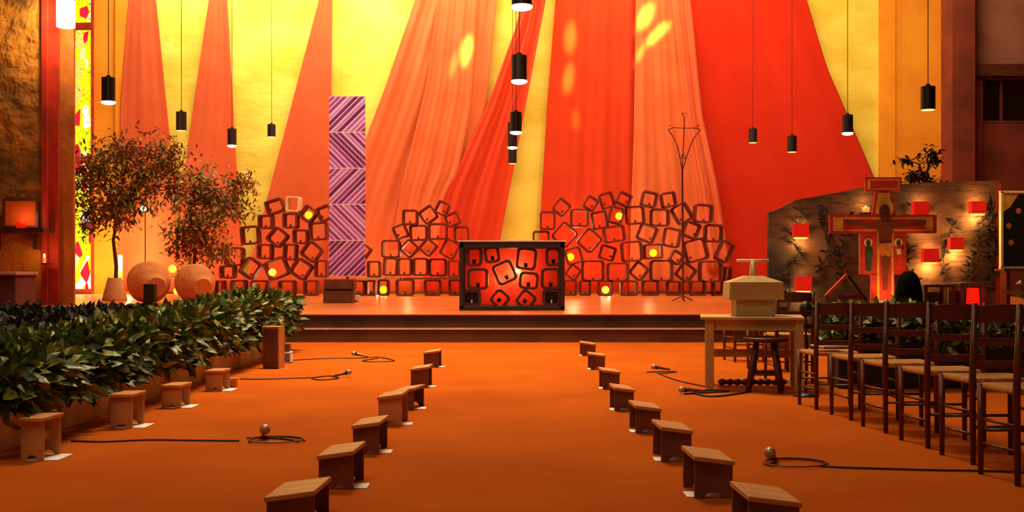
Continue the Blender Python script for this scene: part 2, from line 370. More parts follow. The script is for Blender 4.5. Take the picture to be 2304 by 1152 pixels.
# right end
YR = 30.0
pier('wall_right_pier', 2143, 2194, YR, .8, 'darkwall')
pier('wall_right_upper', 2190, 2520, YR+.6, .4, 'plaster', EYE-(150-HY)/F*YR, ZT)
pier('wall_right_lower', 2190, 2520, YR+.6, .4, 'darkwall', 0, EYE-(268-HY)/F*YR)
pier('trim_9', 2196, 2520, YR+.3, .4, 'darkwood', EYE-(166-HY)/F*YR, EYE-(139-HY)/F*YR)
pier('trim_10', 2192, 2212, YR+.5, .3, 'darkwall', 0, EYE-(166-HY)/F*YR)
w2 = pier('window_2', 2212, 2520, YR+.7, .06, 'glassdark', EYE-(268-HY)/F*YR, EYE-(166-HY)/F*YR)
q = MB(); 
for y in (168, 268): q.box(((X(2212, YR)+X(2520, YR))/2, YR+.66, EYE-(y-HY)/F*YR), (X(2520, YR)-X(2212, YR), .12, .07))
for x in (2214, 2276, 2400): q.box((X(x, YR), YR+.66, EYE-(218-HY)/F*YR), (.06 if x == 2214 else .04, .10, 100/F*YR))
q.build('window_frame', 'darkwall', w2)

# left wall shelf and lamps
sh = MB(); s0, s1 = X(-120, 21.6), X(102, 21.6); sz = EYE-(519-HY)/F*21.6
sh.box(((s0+s1)/2, 21.75, sz), (s1-s0, .5, .09)).box((s0+.8, 21.9, sz-.2), (.08, .3, .3)).box((s1-.25, 21.9, sz-.2), (.08, .3, .3))
tag(sh.build('wall_shelf', 'darkwood'), 'dark wooden shelf on the rough ochre wall', 'shelf')
t = thing('niche_panel', (X(46, 21.9), 21.93, sz+.07), 'orange painted square panel standing on the wall shelf behind a candle', 'panel')
MB().box((0, 0, .26), (.62, .05, .52)).build('board', 'niche', t); MB().ring([(-.34, 0), (.34, 0), (.34, .55), (-.34, .55)], [(-.29, .04), (.29, .04), (.29, .5), (-.29, .5)], -.04, .03).build('frame', 'darkwood', t)
def votive(name, loc, label, lit=True, r=.06, h=.1, power=3, group=None, glass='redglow'):
    t = thing(name, loc, label, 'candle', group)
    MB().lathe([(r*.8, 0), (r, h), (r*.88, h), (r*.7, .01), (0, .01)], 16).build('glass_cup', glass if lit else 'votive', t, True)
    MB().cyl((0, 0, .012), (0, 0, h*.45), r*.68).build('wax', 'wax', t)
    if lit:
        MB().ball((0, 0, h*.45+.03), .014, (1, 1, 2)).build('flame', 'flame', t, True)
        p = point('candle_light', (0, 0, h+.06), power, (1, .5, .15), .02); p.parent = t
    return t
votive('votive_candle', (X(50, 21.7), 21.64, sz+.046), 'lit pink glass votive candle on the dark wall shelf', power=5, r=.10, h=.12)
cs = thing('candle_sconce', (X(95, 21.6), 21.7, EYE-(590-HY)/F*21.7), 'small lit candle on a bracket low on the red pier', 'candle')
MB().box((0, .1, -.03), (.12, .24, .03)).build('bracket', 'darkwood', cs); MB().cyl((0, 0, -.015), (0, 0, .09), .03).build('wax', 'wax', cs); MB().ball((0, 0, .12), .02, (1, 1, 2)).build('flame', 'flame', cs, True)
p = point('candle_light', (0, 0, .16), 5, (1, .5, .15), .02); p.parent = cs
wl = thing('wall_lantern', P(148, 30, 21.95), 'glaring white cylinder lamp high on the ochre pier', 'lamp')
MB().cyl((0, 0, -.26), (0, 0, .24), .17, seg=24).build('diffuser', 'lantern', wl, True); MB().box((0, .16, .31), (.1, .18, .1)).build('bracket', 'black', wl); MB().cyl((0, 0, .24), (0, 0, .36), .15).build('cap', 'black', wl)
point('lantern_light', P(148, 30, 21.55), 160, (1, .75, .35), .15)
ct = thing('covered_table', (X(22, 17.5), 17.0-.4, 0), 'low block table under dusky pink cloth at the left edge', 'table')
MB().box((0, 0, .5), (1.25, .7, 1.0)).build('skirt_cloth', 'redcloth', ct, bevel=.01); MB().box((0, 0, 1.015), (1.3, .76, .05)).build('top_cloth', 'violet_cloth', ct, bevel=.01)

# ------------------------------------------------------------------ wall cloths
def lerp_edge(e, y):
    for (x0, y0), (x1, y1) in zip(e, e[1:]):
        if y <= y1 or (x1, y1) == e[-1]:
            return x0+(x1-x0)*(y-y0)/(y1-y0)
def drape(label, left, right, ytop, ybot, off, m, folds=4, amp=.03, ph=0):
    Y = WY-off; nx, ny = 60, 26; bm = bmesh.new(); g = []
    for j in range(ny+1):
        y = ytop+(ybot-ytop)*j/ny; xl, xr = lerp_edge(left, y), lerp_edge(right, y); row = []
        for i in range(nx+1):
            u = i/nx; d = amp*(math.sin(u*folds*2*PI+ph+.5*math.sin(j*.25))+.5*math.sin(u*folds*5.1*PI+ph*2))
            p = P(xl+(xr-xl)*u, y, Y); row.append(bm.verts.new((p.x, Y-abs(amp)*1.5+d, max(p.z, .42))))
        g.append(row)
    for j in range(ny):
        for i in range(nx): bm.faces.new((g[j][i], g[j+1][i], g[j+1][i+1], g[j][i+1]))
    mb = MB(); mb.bm.free(); mb.bm = bm
    o = mb.build('wall_banner', m, None, True); s = o.modifiers.new('thickness', 'SOLIDIFY'); s.thickness = .006
    return tag(o, label, 'banner', 'cloth banners fanned across the rear wall')
T = -150
drape('narrow orange cloth fan beside the stained glass behind the trees', [(300, T), (290, 0), (272, 230), (264, 600), (262, 660)], [(338, T), (352, 0), (385, 330), (400, 600), (402, 660)], T, 655, .13, 'cl_orange', 1.5, .010)
drape('orange cloth fan directly behind the hanging lamp over the second tree', [(492, T), (470, 0), (422, 330), (398, 560), (396, 660)], [(500, T), (512, 0), (530, 330), (545, 560), (552, 660)], T, 655, .16, 'cl_orange', 1.5, .010, 1)
drape('orange cloth fan ending at the left edge of the purple banner', [(748, T), (718, 0), (603, 440), (545, 660)], [(760, T), (748, 0), (746, 210), (744, 400), (800, 480), (830, 660)], T, 655, .20, 'cl_orange', 1.5, .012, 2)
drape('wide salmon cloth fan between purple banner and altar', [(985, T), (935, 0), (870, 190), (790, 400), (740, 540), (735, 660)], [(1140, T), (1118, 0), (1095, 235), (1040, 420), (1000, 660)], T, 655, .30, 'cl_salmon', 4, .045, 3)
drape('sheer salmon layer over the right half of the wide salmon fan', [(1000, T), (985, 0), (960, 190), (905, 420), (880, 560)], [(1080, T), (1075, 0), (1060, 235), (1030, 390), (1000, 440), (985, 560)], T, 560, .44, 'cl_salmon', 3, .03, 5)
drape('deep orange cloth band crossing down left behind the altar', [(1192, T), (1165, 50), (1098, 235), (1005, 430), (945, 660)], [(1262, T), (1228, 0), (1190, 200), (1125, 540), (1110, 660)], T, 655, .46, 'cl_deep', 2.5, .04, 1.4)
drape('red cloth fan rising right of the altar', [(1262, T), (1250, 0), (1230, 250), (1213, 540), (1205, 660)], [(1425, T), (1440, 0), (1436, 460), (1436, 660)], T, 655, .16, 'cl_deep', 3, .03, 0)
drape('salmon cloth fan behind the wire processional cross', [(1438, T), (1430, 0), (1426, 300), (1420, 460), (1416, 660)], [(1530, T), (1550, 0), (1575, 260), (1612, 420), (1648, 660)], T, 655, .40, 'cl_salmon', 3, .035, 2.2)
drape('sheer pleated cloth strip down the right edge of the cross salmon fan', [(1500, T), (1510, 0), (1540, 260), (1570, 430), (1590, 600)], [(1535, T), (1554, 0), (1580, 260), (1614, 420), (1644, 610)], T, 610, .54, 'cl_sheer', 2, .04, .7)
drape('broad red cloth fan behind the painted board', [(1535, T), (1548, 0), (1560, 300), (1570, 660)], [(1772, T), (1815, 0), (1860, 150), (1965, 395), (2070, 660)], T, 655, .22, 'cl_red', 2, .018, 1.1)

# ------------------------------------------------------------------ pendant lamps
pend = [(244, 175, 230, 30, 1, 'above the tree beside the stained glass'), (408, 252, 294, 23, 0, 'between the two left orange fans'), (522, 290, 328, 20, 1, 'at the right edge of the second orange fan'),
        (611, 280, 308, 18, 0, 'against bare yellow wall left of the purple banner'), (1174, -30, 15, 46, 1, 'nearest and highest of the centre line'), (1168, 125, 183, 35, 1, 'second of the centre line, below the highest'),
        (1161, 253, 298, 26, 1, 'third of the centre line'), (1153, 276, 332, 21, 1, 'fourth of the centre line, half hidden'), (1153, 334, 368, 19, 0, 'lowest of the centre line above the altar'),
        (1694, 290, 321, 19, 0, 'smaller one on the broad red fan'), (1782, 306, 342, 21, 0, 'right one on the broad red fan'), (1907, 259, 300, 24, 1, 'at the slanting right edge of the red fan'),
        (2088, 195, 247, 32, 0, 'against the orange wall at far right')]
for x, y0, y1, w, lit, where in pend:
    Y = .22*F/w; Y = min(Y, 31.2)
    a = P(x, y0, Y); b = P(x, y1, Y); h = a.z-b.z; r = w/2/F*Y
    t = thing('pendant_lamp', b, ('black cylinder pendant lamp %s' % where), 'lamp', 'cylinder pendant lamps')
    MB().lathe([(r*.9, .0), (r, .0), (r, h), (r*.3, h+.01), (r*.3, h+.04)], 28).build('lamp_shade', 'pendant', t, True).modifiers.new('e', 'EDGE_SPLIT')
    MB().cyl((0, 0, h), (0, 0, ZT-b.z-.03), .007, seg=6).build('cord', 'cable', t)
    MB().cyl((0, 0, ZT-b.z-.03), (0, 0, ZT-b.z), .06).build('ceiling_rose', 'pendant', t)
    k = .35 if lit else .12
    MB().ball((0, 0, -.002), r*(1.06 if lit else .98), (1, 1, k)).build('lamp_lens', 'lens' if lit else 'lensdim', t, True)
    MB().ring([(0, 0)]*3, [(0, 0)]*3, 0, 0).bm.free()
    if lit or True:
        s = spot('pendant_beam', b+Vector((0, 0, -r*k-.03)), b+Vector((0, 0, -3)), 60 if lit else 18, 75, (1, .75, .42), .7, .1)

# ------------------------------------------------------------------ clay flue tile piles
def rrect(w, h, r, seg=5):
    pts = []
    for cx, cz, a0 in ((w/2-r, h/2-r, 0), (-w/2+r, h/2-r, 90), (-w/2+r, -h/2+r, 180), (w/2-r, -h/2+r, 270)):
        for k in range(seg+1):
            a = math.radians(a0+90*k/seg); pts.append((cx+r*math.cos(a), cz+r*math.sin(a)))
    return pts
S3 = 3.84; S4 = 3.291
A = [(523, 245, 150, 118, -17), (683, 225, 112, 130, 3, 'w'), (443, 380, 120, 118, 0), (658, 368, 122, 130, 0), (812, 312, 118, 124, 38, 'g'), (955, 305, 120, 125, -22),
     (308, 495, 150, 155, -5), (543, 513, 138, 142, 40), (745, 508, 122, 122, 0), (900, 460, 150, 152, -3), (170, 680, 150, 158, 2), (436, 638, 122, 128, 2), (655, 642, 108, 138, 4),
     (840, 640, 145, 145, 38), (308, 782, 135, 160, 35), (538, 785, 180, 165, -22, 'g'), (748, 790, 150, 150, 33), (112, 815, 122, 108, 0), (925, 785, 108, 145, 0),
     (40, 945, 78, 128, 0), (208, 950, 125, 132, 0), (395, 950, 148, 128, 0), (625, 948, 138, 130, 0), (835, 950, 120, 130, 0)]
B = [(1292, 640, 95, 120, 35), (1383, 790, 112, 138, 0), (1530, 615, 155, 150, 0), (1612, 466, 112, 118, -22), (1695, 340, 128, 128, 0), (1853, 318, 130, 130, -35), (1975, 262, 108, 112, 28),
     (2064, 358, 118, 110, -22), (1768, 475, 148, 132, -2), (1935, 462, 160, 138, 0), (2142, 490, 125, 140, 0), (1690, 612, 122, 122, 42), (1850, 600, 120, 125, 40), (2040, 615, 135, 150, 28),
     (1525, 770, 118, 152, 3), (1647, 770, 118, 150, 0), (1785, 770, 128, 150, 0), (1935, 775, 150, 150, 0), (2075, 785, 105, 140, 0),
     (1250, 950, 105, 130, 0), (1355, 948, 75, 130, 0), (1467, 955, 90, 135, 0, 'g'), (1650, 945, 150, 140, 0), (1890, 935, 140, 135, 0), (2085, 945, 105, 135, 0)]
D = [(870, 217, 105, 108, 40), (766, 315, 112, 132, 0), (1003, 297, 130, 128, 0), (1152, 312, 112, 128, -10), (1088, 188, 90, 95, 32), (1207, 165, 100, 112, -18), (1335, 155, 98, 92, 25),
     (1277, 275, 102, 122, 15, 'g'), (1417, 275, 135, 132, -5), (1522, 157, 112, 112, 12), (1665, 160, 108, 108, -10), (1600, 293, 135, 128, 0), (1765, 262, 120, 138, -30), (1925, 262, 134, 134, 4),
     (1835, 385, 112, 115, 22), (2000, 410, 128, 128, 2), (893, 422, 142, 148, 42), (717, 450, 120, 112, 0), (1077, 464, 135, 142, 42), (1262, 415, 152, 118, -9), (1506, 410, 128, 125, 22),
     (1690, 442, 122, 138, 12), (1868, 537, 162, 160, -15), (2085, 545, 100, 150, 25), (1210, 557, 112, 105, 18), (1393, 545, 150, 148, -5), (1550, 545, 132, 108, -3, 'g'), (960, 578, 118, 118, -16, 'g'),
     (1725, 590, 90, 90, 32), (957, 700, 92, 98, 36), (1103, 690, 160, 152, 0), (1287, 700, 150, 138, 0), (1447, 692, 110, 115, 38), (1613, 688, 164, 155, 0), (1795, 700, 118, 122, 38), (1980, 695, 164, 155, 0), (2107, 715, 55, 108, 4),
     (935, 830, 95, 112, 0), (1045, 830, 82, 110, 0), (1195, 830, 105, 112, 0, 'g'), (1370, 830, 122, 110, 0), (1530, 830, 122, 110, 0), (1705, 833, 108, 106, 0), (1885, 832, 112, 108, 0), (2035, 832, 82, 110, 0)]
tile_count = 0
for rows, S, ox, oy, pile, short in ((A, S3, 480, 400, 'pile left of purple banner', 'pile left of banner'), (B, S3, 480, 400, 'pile between banner and altar', 'pile between banner and altar'), (D, S4, 1000, 400, 'pile right of altar', 'pile right of altar')):
    ents = sorted(rows, key=lambda e: -(e[1]/S+oy))
    tiers = []; 
    for e in ents:                                  # tiers by height
        y = e[1]/S+oy
        if tiers and tiers[-1][0]-y < 22: tiers[-1][1].append(e)
        else: tiers.append((y, [e]))
    for ti, (_, te) in enumerate(tiers):
        te.sort(key=lambda e: e[0])
        for k, e in enumerate(te):
            tile_count += 1
            Y = 30.0+.12*((tile_count*5) % 4)
            cx, cy, w, h, a = e[:5]; fl = e[5] if len(e) > 5 else ''
            p = P(cx/S+ox, cy/S+oy, Y); W = w/S/F*Y*1.035; H = h/S/F*Y*1.035
            ar = math.radians(a); ext = (abs(math.sin(ar))*W+abs(math.cos(ar))*H)/2*(.93 if abs(a) > 20 else 1)
            if ti == 0: p.z = .404+ext
            how = 'upright' if abs(a) < 8 else ('corner-standing' if abs(a) > 30 else ('left-leaning' if a < 0 else 'right-leaning'))
            colr = 'pale cream' if fl == 'w' else 'terracotta'
            th = .044
            o = MB().ring(rrect(W, H, min(W, H)*.17), rrect(W-2*th, H-2*th, min(W, H)*.17-th*.5), 0, .42).build('flue_tile', 'claylight' if fl == 'w' else 'clay')
            o.location = p; o.rotation_euler = (0, ar, 0)
            tag(o, '%s %s flue tile, %s in %s tier, %s' % (how, colr, ORD[k], ORD[ti], short), 'tile', 'clay flue tiles in the '+pile)
            # candle at the lowest inner point
            iw, ih = W/2-th, H/2-th
            if abs(a) > 12:
                cs_ = [(sx*iw*.9, sz_*ih*.9) for sx in (-1, 1) for sz_ in (-1, 1)]
                rx = [(x_*math.cos(ar)+z_*math.sin(ar), -x_*math.sin(ar)+z_*math.cos(ar)) for x_, z_ in cs_]
                lx, lz = min(rx, key=lambda q: q[1]); lx *= .85; lz += .05
            else: lx, lz = 0, -ih*math.cos(ar)+.004
            lab = 'in %s tile of %s tier, %s' % (ORD[k], ORD[ti], short)
            if fl == 'g':
                g = MB().ball((0, 0, 0), .1, seg=24).build('glowing_globe', 'glowlime' if tile_count % 3 == 0 else 'glow', None, True)
                g.location = (p.x+lx, Y+.12, p.z+lz+.11); tag(g, 'small glowing yellow globe '+lab, 'lamp', 'glowing globes in the tiles')
            elif fl != 'w':
                g = MB().lathe([(.024, 0), (.028, .062), (.023, .062), (.020, .008), (0, .008)], 12).build('votive_glass', 'votive', None, True)
                g.location = (p.x+lx, Y+.15, p.z+lz); tag(g, 'unlit votive glass '+lab, 'candle', 'unlit votive glasses in the tiles')
for px, py, pw in ((1170, 600, 0), (920, 570, 60), (1290, 530, 90), (1365, 640, 40), (860, 650, 50), (610, 640, 40), (1460, 560, 35)):
    if pw: point('tile_candle_light', P(px, py, 31.2), pw*.5, (1, .62, .28), .15)

for px0, px1, wh in ((812, 868, 'leftmost'), (850, 902, 'middle'), (905, 1034, 'rightmost')):
    Y = 30.02+(.02 if wh == 'middle' else 0); a, b = X(px0, Y)+(.02 if wh != 'leftmost' else 0), X(px1, Y)-.02
    if wh == 'middle': a = X(868, Y)
    tag(MB().box(((a+b)/2, Y+.2, .404+.455), (b-a, .4, .05)).build('wooden_plank', 'cream' if wh != 'rightmost' else 'tandark', None, bevel=.004), 'wooden plank bridging the bottom tiles between banner and altar, '+wh, 'plank')

# ------------------------------------------------------------------ altar
YA = 19.0
at = thing('altar', P(1152, 698, YA), 'dark red altar box of clay tiles lit from inside at centre stage', 'altar'); at.location.z = .403
def AP(cx, cy): q = P(cx/S4+1000, cy/S4+400, YA); return (q.x-at.location.x, q.z-at.location.z)
wA, hA = (1271-1034)/F*YA, (698-541)/F*YA; dA = .9
fm = MB(); t_ = .075
for s in (-1, 1): fm.box((s*(wA/2-t_/2), dA/2, hA/2), (t_, dA, hA-.04))
fm.box((0, dA/2, t_/2), (wA, dA, t_)).box((0, dA/2, hA-.07), (wA, dA, .1))
fm.build('frame', 'altar', at, bevel=.008)
MB().box((0, dA/2, hA-.005), (wA+.04, dA+.04, .02)).build('altar_cloth', 'linen', at)
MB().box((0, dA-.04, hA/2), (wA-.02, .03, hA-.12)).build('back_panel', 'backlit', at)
alt = [(217, 583, 120, 145, 0, 0), (350, 568, 115, 125, -9, 0), (608, 600, 150, 165, 6, 0), (810, 585, 115, 140, 0, 0), (245, 750, 155, 160, 0, 0), (445, 702, 155, 165, -24, 0),
       (625, 762, 145, 130, 5, 0), (790, 748, 145, 160, 0, 0), (410, 900, 125, 125, 40, 0), (605, 905, 130, 130, 38, 0), (200, 905, 135, 120, 0, 1), (795, 905, 130, 125, 0, 1)]
for cx, cy, w, h, a, dk in alt:
    x, z = AP(cx, cy); W = w/S4/F*YA; H = h/S4/F*YA; z = max(z, t_+H/2) if abs(a) < 20 else z
    o = MB().ring(rrect(W, H, .07), rrect(W-.085, H-.085, .045), .06, .5).build('clay_tile', 'altartile', at); o.location = (x, 0, z); o.rotation_euler = (0, math.radians(a), 0)
    if dk:
        MB().prism(rrect(W-.06, H-.06, .05), .18, .22).build('tile_back', 'black', o)
        l = MB().cyl((0, .13, -H/2+.035), (0, .13, -H/2+.1), .014).build('candle', 'linen', o)
    else:
        MB().lathe([(.026, 0), (.032, .07), (.026, .07), (.022, .01), (0, .01)], 12, Matrix.Translation((0, .2, -H/2*math.cos(math.radians(a))+.045))).build('votive_glass', 'altar', o, True).rotation_euler = (0, 0, 0)
MB().ball((0, 0, 0), .045, seg=20).build('candle_globe', 'flame', at, True, loc=(AP(545, 690)[0], .62, AP(545, 690)[1]))
l = point('altar_light', (AP(540, 680)[0]+at.location.x, YA+.62, AP(545, 690)[1]+.40), 26, (1, .62, .2), .08)
l2 = point('altar_light', (AP(400, 760)[0]+at.location.x, YA+.7, .9), 8, (1, .3, .1), .1)
MB().lathe([(.03, 0), (.035, .02), (0, .03)], 12, Matrix.Translation((0, .3, hA+.006))).build('wick_dish', 'linen', at)

# ------------------------------------------------------------------ purple banner on its stacked boxes
YB = 24.0
bn = thing('chevron_banner', (X(777, YB), YB+.28, .403), 'tall purple and white chevron striped hanging on a stand', 'banner')
zl = EYE-(622-HY)/F*YB; zh = EYE-(212-HY)/F*YB; wB = (817-735)/F*YB
c = MB().box((0, 0, (zh-zl)/2), (wB, .025, zh-zl)).build('chevron_cloth', 'purple', bn); c.location = (0, 0, zl-.403)
# texture panels: fit
c.data.transform(Matrix.Identity(4))
q = MB().box((0, .04, (zh-.403)/2), (.05, .04, zh-.403)).box((0, .03, zh-.403-.02), (wB, .03, .04)).box((0, .03, zl-.403+.03), (wB, .03, .04)).box((0, .04, .015), (.45, .4, .03)); q.build('stand', 'darkwood', bn)
MB().box((.06, -.02, .07), (.42, .1, .14)).build('foot_block', 'linen', bn, bevel=.01)
z0 = .403
for i, (x0, x1, y0, y1, lab) in enumerate(((727, 793, 656, 680, 'lower brown block of the pair before the purple banner'), (729, 796, 632, 652, 'upper brown block of the pair before the purple banner'))):
    Y = 23.3; h = (y1-y0)/F*Y+(.03 if i == 0 else .02); a, b = X(x0, Y), X(x1, Y)
    tag(MB().box(((a+b)/2, Y+.2, z0+h/2), (b-a, .4, h)).build('wooden_block', 'tandark', None, bevel=.01), lab, 'block'); z0 += h
    if i == 0:
        tag(MB().box(((a+b)/2, Y+.22, z0+.02), (b-a-.02, .34, .04)).build('black_spacer', 'black'), 'thin black slab between the two brown blocks', 'slab'); z0 += .04  # shaded gap between the blocks put in as a black slab

# ------------------------------------------------------------------ wire processional cross
YC = 24.5
pc = thing('processional_cross', (X(1537, YC), YC, .403), 'tall thin bronze wire cross on a pole before the tile pile', 'cross')
def CP(cx, cy): q = P(cx/2.505+1480, cy/2.505+240, YC); return (q.x-pc.location.x, 0, q.z-.403)
r = .011
MB().tube([(0, 0, .02), CP(138, 360)], .02, 8).build('pole', 'iron', pc)
w = MB(); w.tube([CP(150, 60), CP(147, 170), CP(142, 260), CP(138, 360)], r)
w.tube([CP(60, 128), CP(90, 118), CP(150, 121), CP(205, 120), CP(238, 128)], r)
w.tube([CP(58, 128), CP(90, 175), CP(112, 225), CP(125, 290), CP(137, 358)], r).tube([CP(240, 130), CP(205, 175), CP(180, 230), CP(160, 290), CP(140, 358)], r)
w.tube([CP(123, 290), CP(160, 292)], r).tube([CP(130, 290), CP(144, 258), CP(158, 290)], r)
for s, cx in ((1, 75), (-1, 222)):
    w.tube([CP(cx-s*12, 104), CP(cx+s*10, 117), CP(cx-s*16, 132)], r)
w.tube([CP(136, 38), CP(162, 38), CP(150, 60), CP(136, 38)], r)
w.build('wire_cross', 'iron', pc)
w = MB()
for a in range(3): w.tube([(0, 0, .12), (.25*math.cos(a*2.1+.5), .25*math.sin(a*2.1+.5), .02)], .014)
w.build('tripod_foot', 'iron', pc)

# ------------------------------------------------------------------ trees, jars
def tree(name, label, base, trunk, clumps, Y, n, m, pot=None, L=.15):
    t = thing(name, base, label, 'tree'); bl = Vector(base)
    tr = MB(); pts = [P(x, y, Y)-bl for x, y in trunk]; pts[0].z = .02
    tr.tube(pts, [.05-.03*i/len(pts) for i in range(len(pts))], 8)
    top = pts[-1]; lf = MB(); l2 = MB()
    tot = sum(c[2]*c[3] for c in clumps)
    for cx, cy, rx, ry in clumps:
        cc = P(cx, cy, Y)-bl; cc.y += random.uniform(-.4, .4); RX = rx/F*Y; RY = ry/F*Y
        mid = top.lerp(cc, .5)+Vector((0, random.uniform(-.2, .2), .1)); tr.tube([top, mid, cc], [.025, .018, .008], 6)
        for k in range(6):
            e = cc+Vector((random.uniform(-1, 1)*RX, random.uniform(-.5, .5)*RX, random.uniform(-1, 1)*RY)); tr.tube([cc, e], [.01, .004], 5)
        for k in range(int(n*rx*ry/tot)):
            u = Vector((random.gauss(0, .5), random.gauss(0, .5), random.gauss(0, .5)))
            p_ = cc+Vector((u.x*RX, u.y*RX*.8, u.z*RY)); d = Vector((random.uniform(-1, 1), random.uniform(-1, 1), random.uniform(-.9, .3)))
            (l2 if k % 5 == 0 else lf).leaf(p_, d, (random.uniform(-.6, .6), random.uniform(-.6, .6), 1), L*random.uniform(.6, 1.2), L*.32)
    tr.build('trunk', 'bark', t, True); lf.build('foliage', m, t); l2.build('young_foliage', 'leafyoung' if m == 'treeleaf' else m, t)
    if pot: pot(t)
    return t
def cone_pot(t): MB().lathe([(.26, 0), (.27, .02), (.15, .50), (.12, .50), (.12, .44), (0, .44)], 28).build('pot', 'pot', t, True)
def urn_pot(t): MB().lathe([(.2, 0), (.3, .2), (.36, .65), (.30, .66), (.28, .58), (0, .58)], 24).build('pot', 'black', t, True)
Yt = 25.4
tree('potted_tree', 'bushy bronze tree in a pale conical pot beside the stained glass', (X(258, Yt), Yt, .403), [(258, 670), (262, 600), (255, 540), (262, 500), (268, 470)],
     [(300, 345, 75, 45), (240, 385, 45, 60), (330, 400, 65, 60), (285, 455, 60, 45), (375, 350, 40, 45), (245, 470, 40, 50), (190, 400, 28, 60), (200, 480, 35, 50), (385, 420, 25, 50)], Yt, 4200, 'treeleaf', cone_pot, .17)
Yt = 27.2
tree('potted_tree', 'taller spreading tree rising behind the two clay jars', (X(438, Yt), Yt, .403), [(438, 672), (436, 600), (440, 560), (430, 500), (425, 460)],
     [(430, 420, 50, 60), (480, 440, 60, 40), (545, 415, 35, 30), (450, 510, 55, 50), (410, 540, 35, 60), (520, 470, 50, 30), (470, 560, 60, 35)], Yt, 3000, 'treeleaf', urn_pot, .17)
def jar(px, py, rp, Y, label, tilt):
    R = rp/F*Y; z = .403+R*.97
    t = thing('clay_jar', (X(px, Y), Y, z), label, 'jar', 'big round clay jars lying on the stage')
    m = Euler((math.radians(104), 0, math.radians(tilt))).to_matrix().to_4x4()
    prof = [(R*.45, -R*.92), (R*.62, -R*.8), (R*.88, -R*.45), (R, 0), (R*.9, R*.45), (R*.66, R*.78), (R*.48, R*.9)]
    o = MB().lathe(prof+[(R*.50, R*.93), (R*.46, R*.97), (R*.40, R*.95), (0, R*.96)], 40, m); o.build('body', 'jar', t, True)
    MB().lathe([(R*.52, -R*.93), (R*.56, -R*.99), (R*.3, -R*1.02), (0, -R*1.0)], 32, m).build('base_disc', 'pot', t, True)
jar(334, 630, 48, 23.6, 'big clay jar lying on its side behind the black box', 38)
jar(438, 630, 45, 23.8, 'big clay jar lying on its side next to the tiles', 40)
Yk = 22.2; a, b = X(326, Yk), X(350, Yk)
tag(MB().box(((a+b)/2, Yk, .403+.20), (b-a, .2, .40)).cyl(((a+b)/2, Yk-.10, .5), ((a+b)/2, Yk-.13, .5), .05).build('black_box', 'black', None, bevel=.01), 'small upright black speaker box before the left clay jar', 'speaker')
spt = thing('tree_spotlight', P(322, 470, 26.8), 'small bright spotlight shining among the branches', 'lamp')
MB().ball((0, 0, 0), .07).build('bulb', 'lens', spt, True); MB().cyl((0, .04, -.0), (0, .2, 0), .08).build('housing', 'black', spt); MB().tube([(0, .15, -.05), (0, .15, .403-spt.location.z)], .012).build('pole', 'black', spt)
point('tree_spot_glow', P(322, 470, 32.2), 30, (1, .6, .35), .1)
up = thing('uplight', (X(268, 31.9), 32.0, .403), 'glowing vertical light tube standing behind the thin tree trunk', 'lamp')
MB().cyl((0, 0, .1), (0, 0, 1.1), .06).build('tube', 'glow', up, True); MB().cyl((0, 0, 0), (0, 0, .1), .1).build('base', 'black', up)
point('uplight_glow', (X(272, 32), 31.9, 1.4), 380, (1, .85, .4), .1)
for i, (px, py, rr) in enumerate(((388, 605, .09), (398, 655, .08), (300, 664, .06))):
    tag(MB().ball((0, 0, 0), rr, (1, .6, 1)).build('amber_lamp', 'glow', None, True, loc=P(px, py, 25.5-.2*i)), ['round amber lantern between the two clay jars', 'small amber light low between the jars', 'tiny amber light at the foot of the left jar'][i], 'lamp')  # first ball stands for a lit coil wreath, its glow put into the material

# ------------------------------------------------------------------ laurel hedges
def hedge_leaves(lx, ly, z0, z1, n, seed, L=.12):
    rnd = random.Random(seed); mb = MB()
    for k in range(n):
        # mostly on the shell of a rounded box
        u, v = rnd.uniform(-1, 1), rnd.uniform(-1, 1); f = rnd.random(); s = rnd.uniform(.78, 1.06)
        if f < .42: p = Vector((u*lx/2, v*ly/2, z1*1.0+(z1-z0)*(s-1)*.9-.10*(u*u+v*v)*.5)); nn = Vector((u*.4, v*.4, 1))
        elif f < .78: p = Vector(((1 if rnd.random() < .5 else -1)*lx/2*s, v*ly/2, z0+(z1-z0)*rnd.random())); nn = Vector((p.x/lx*3, v*.3, .5))
        else: p = Vector((u*lx/2, (1 if rnd.random() < .5 else -1)*ly/2*s, z0+(z1-z0)*rnd.random())); nn = Vector((u*.3, p.y/ly*3, .5))
        d = nn.normalized()+Vector((rnd.uniform(-.9, .9), rnd.uniform(-.9, .9), rnd.uniform(-1.3, .6)))
        mb.leaf(p, d, Vector((rnd.uniform(-1, 1), rnd.uniform(-1, 1), rnd.uniform(.2, 1))), L*rnd.uniform(.7, 1.35), L*.50)
    return mb
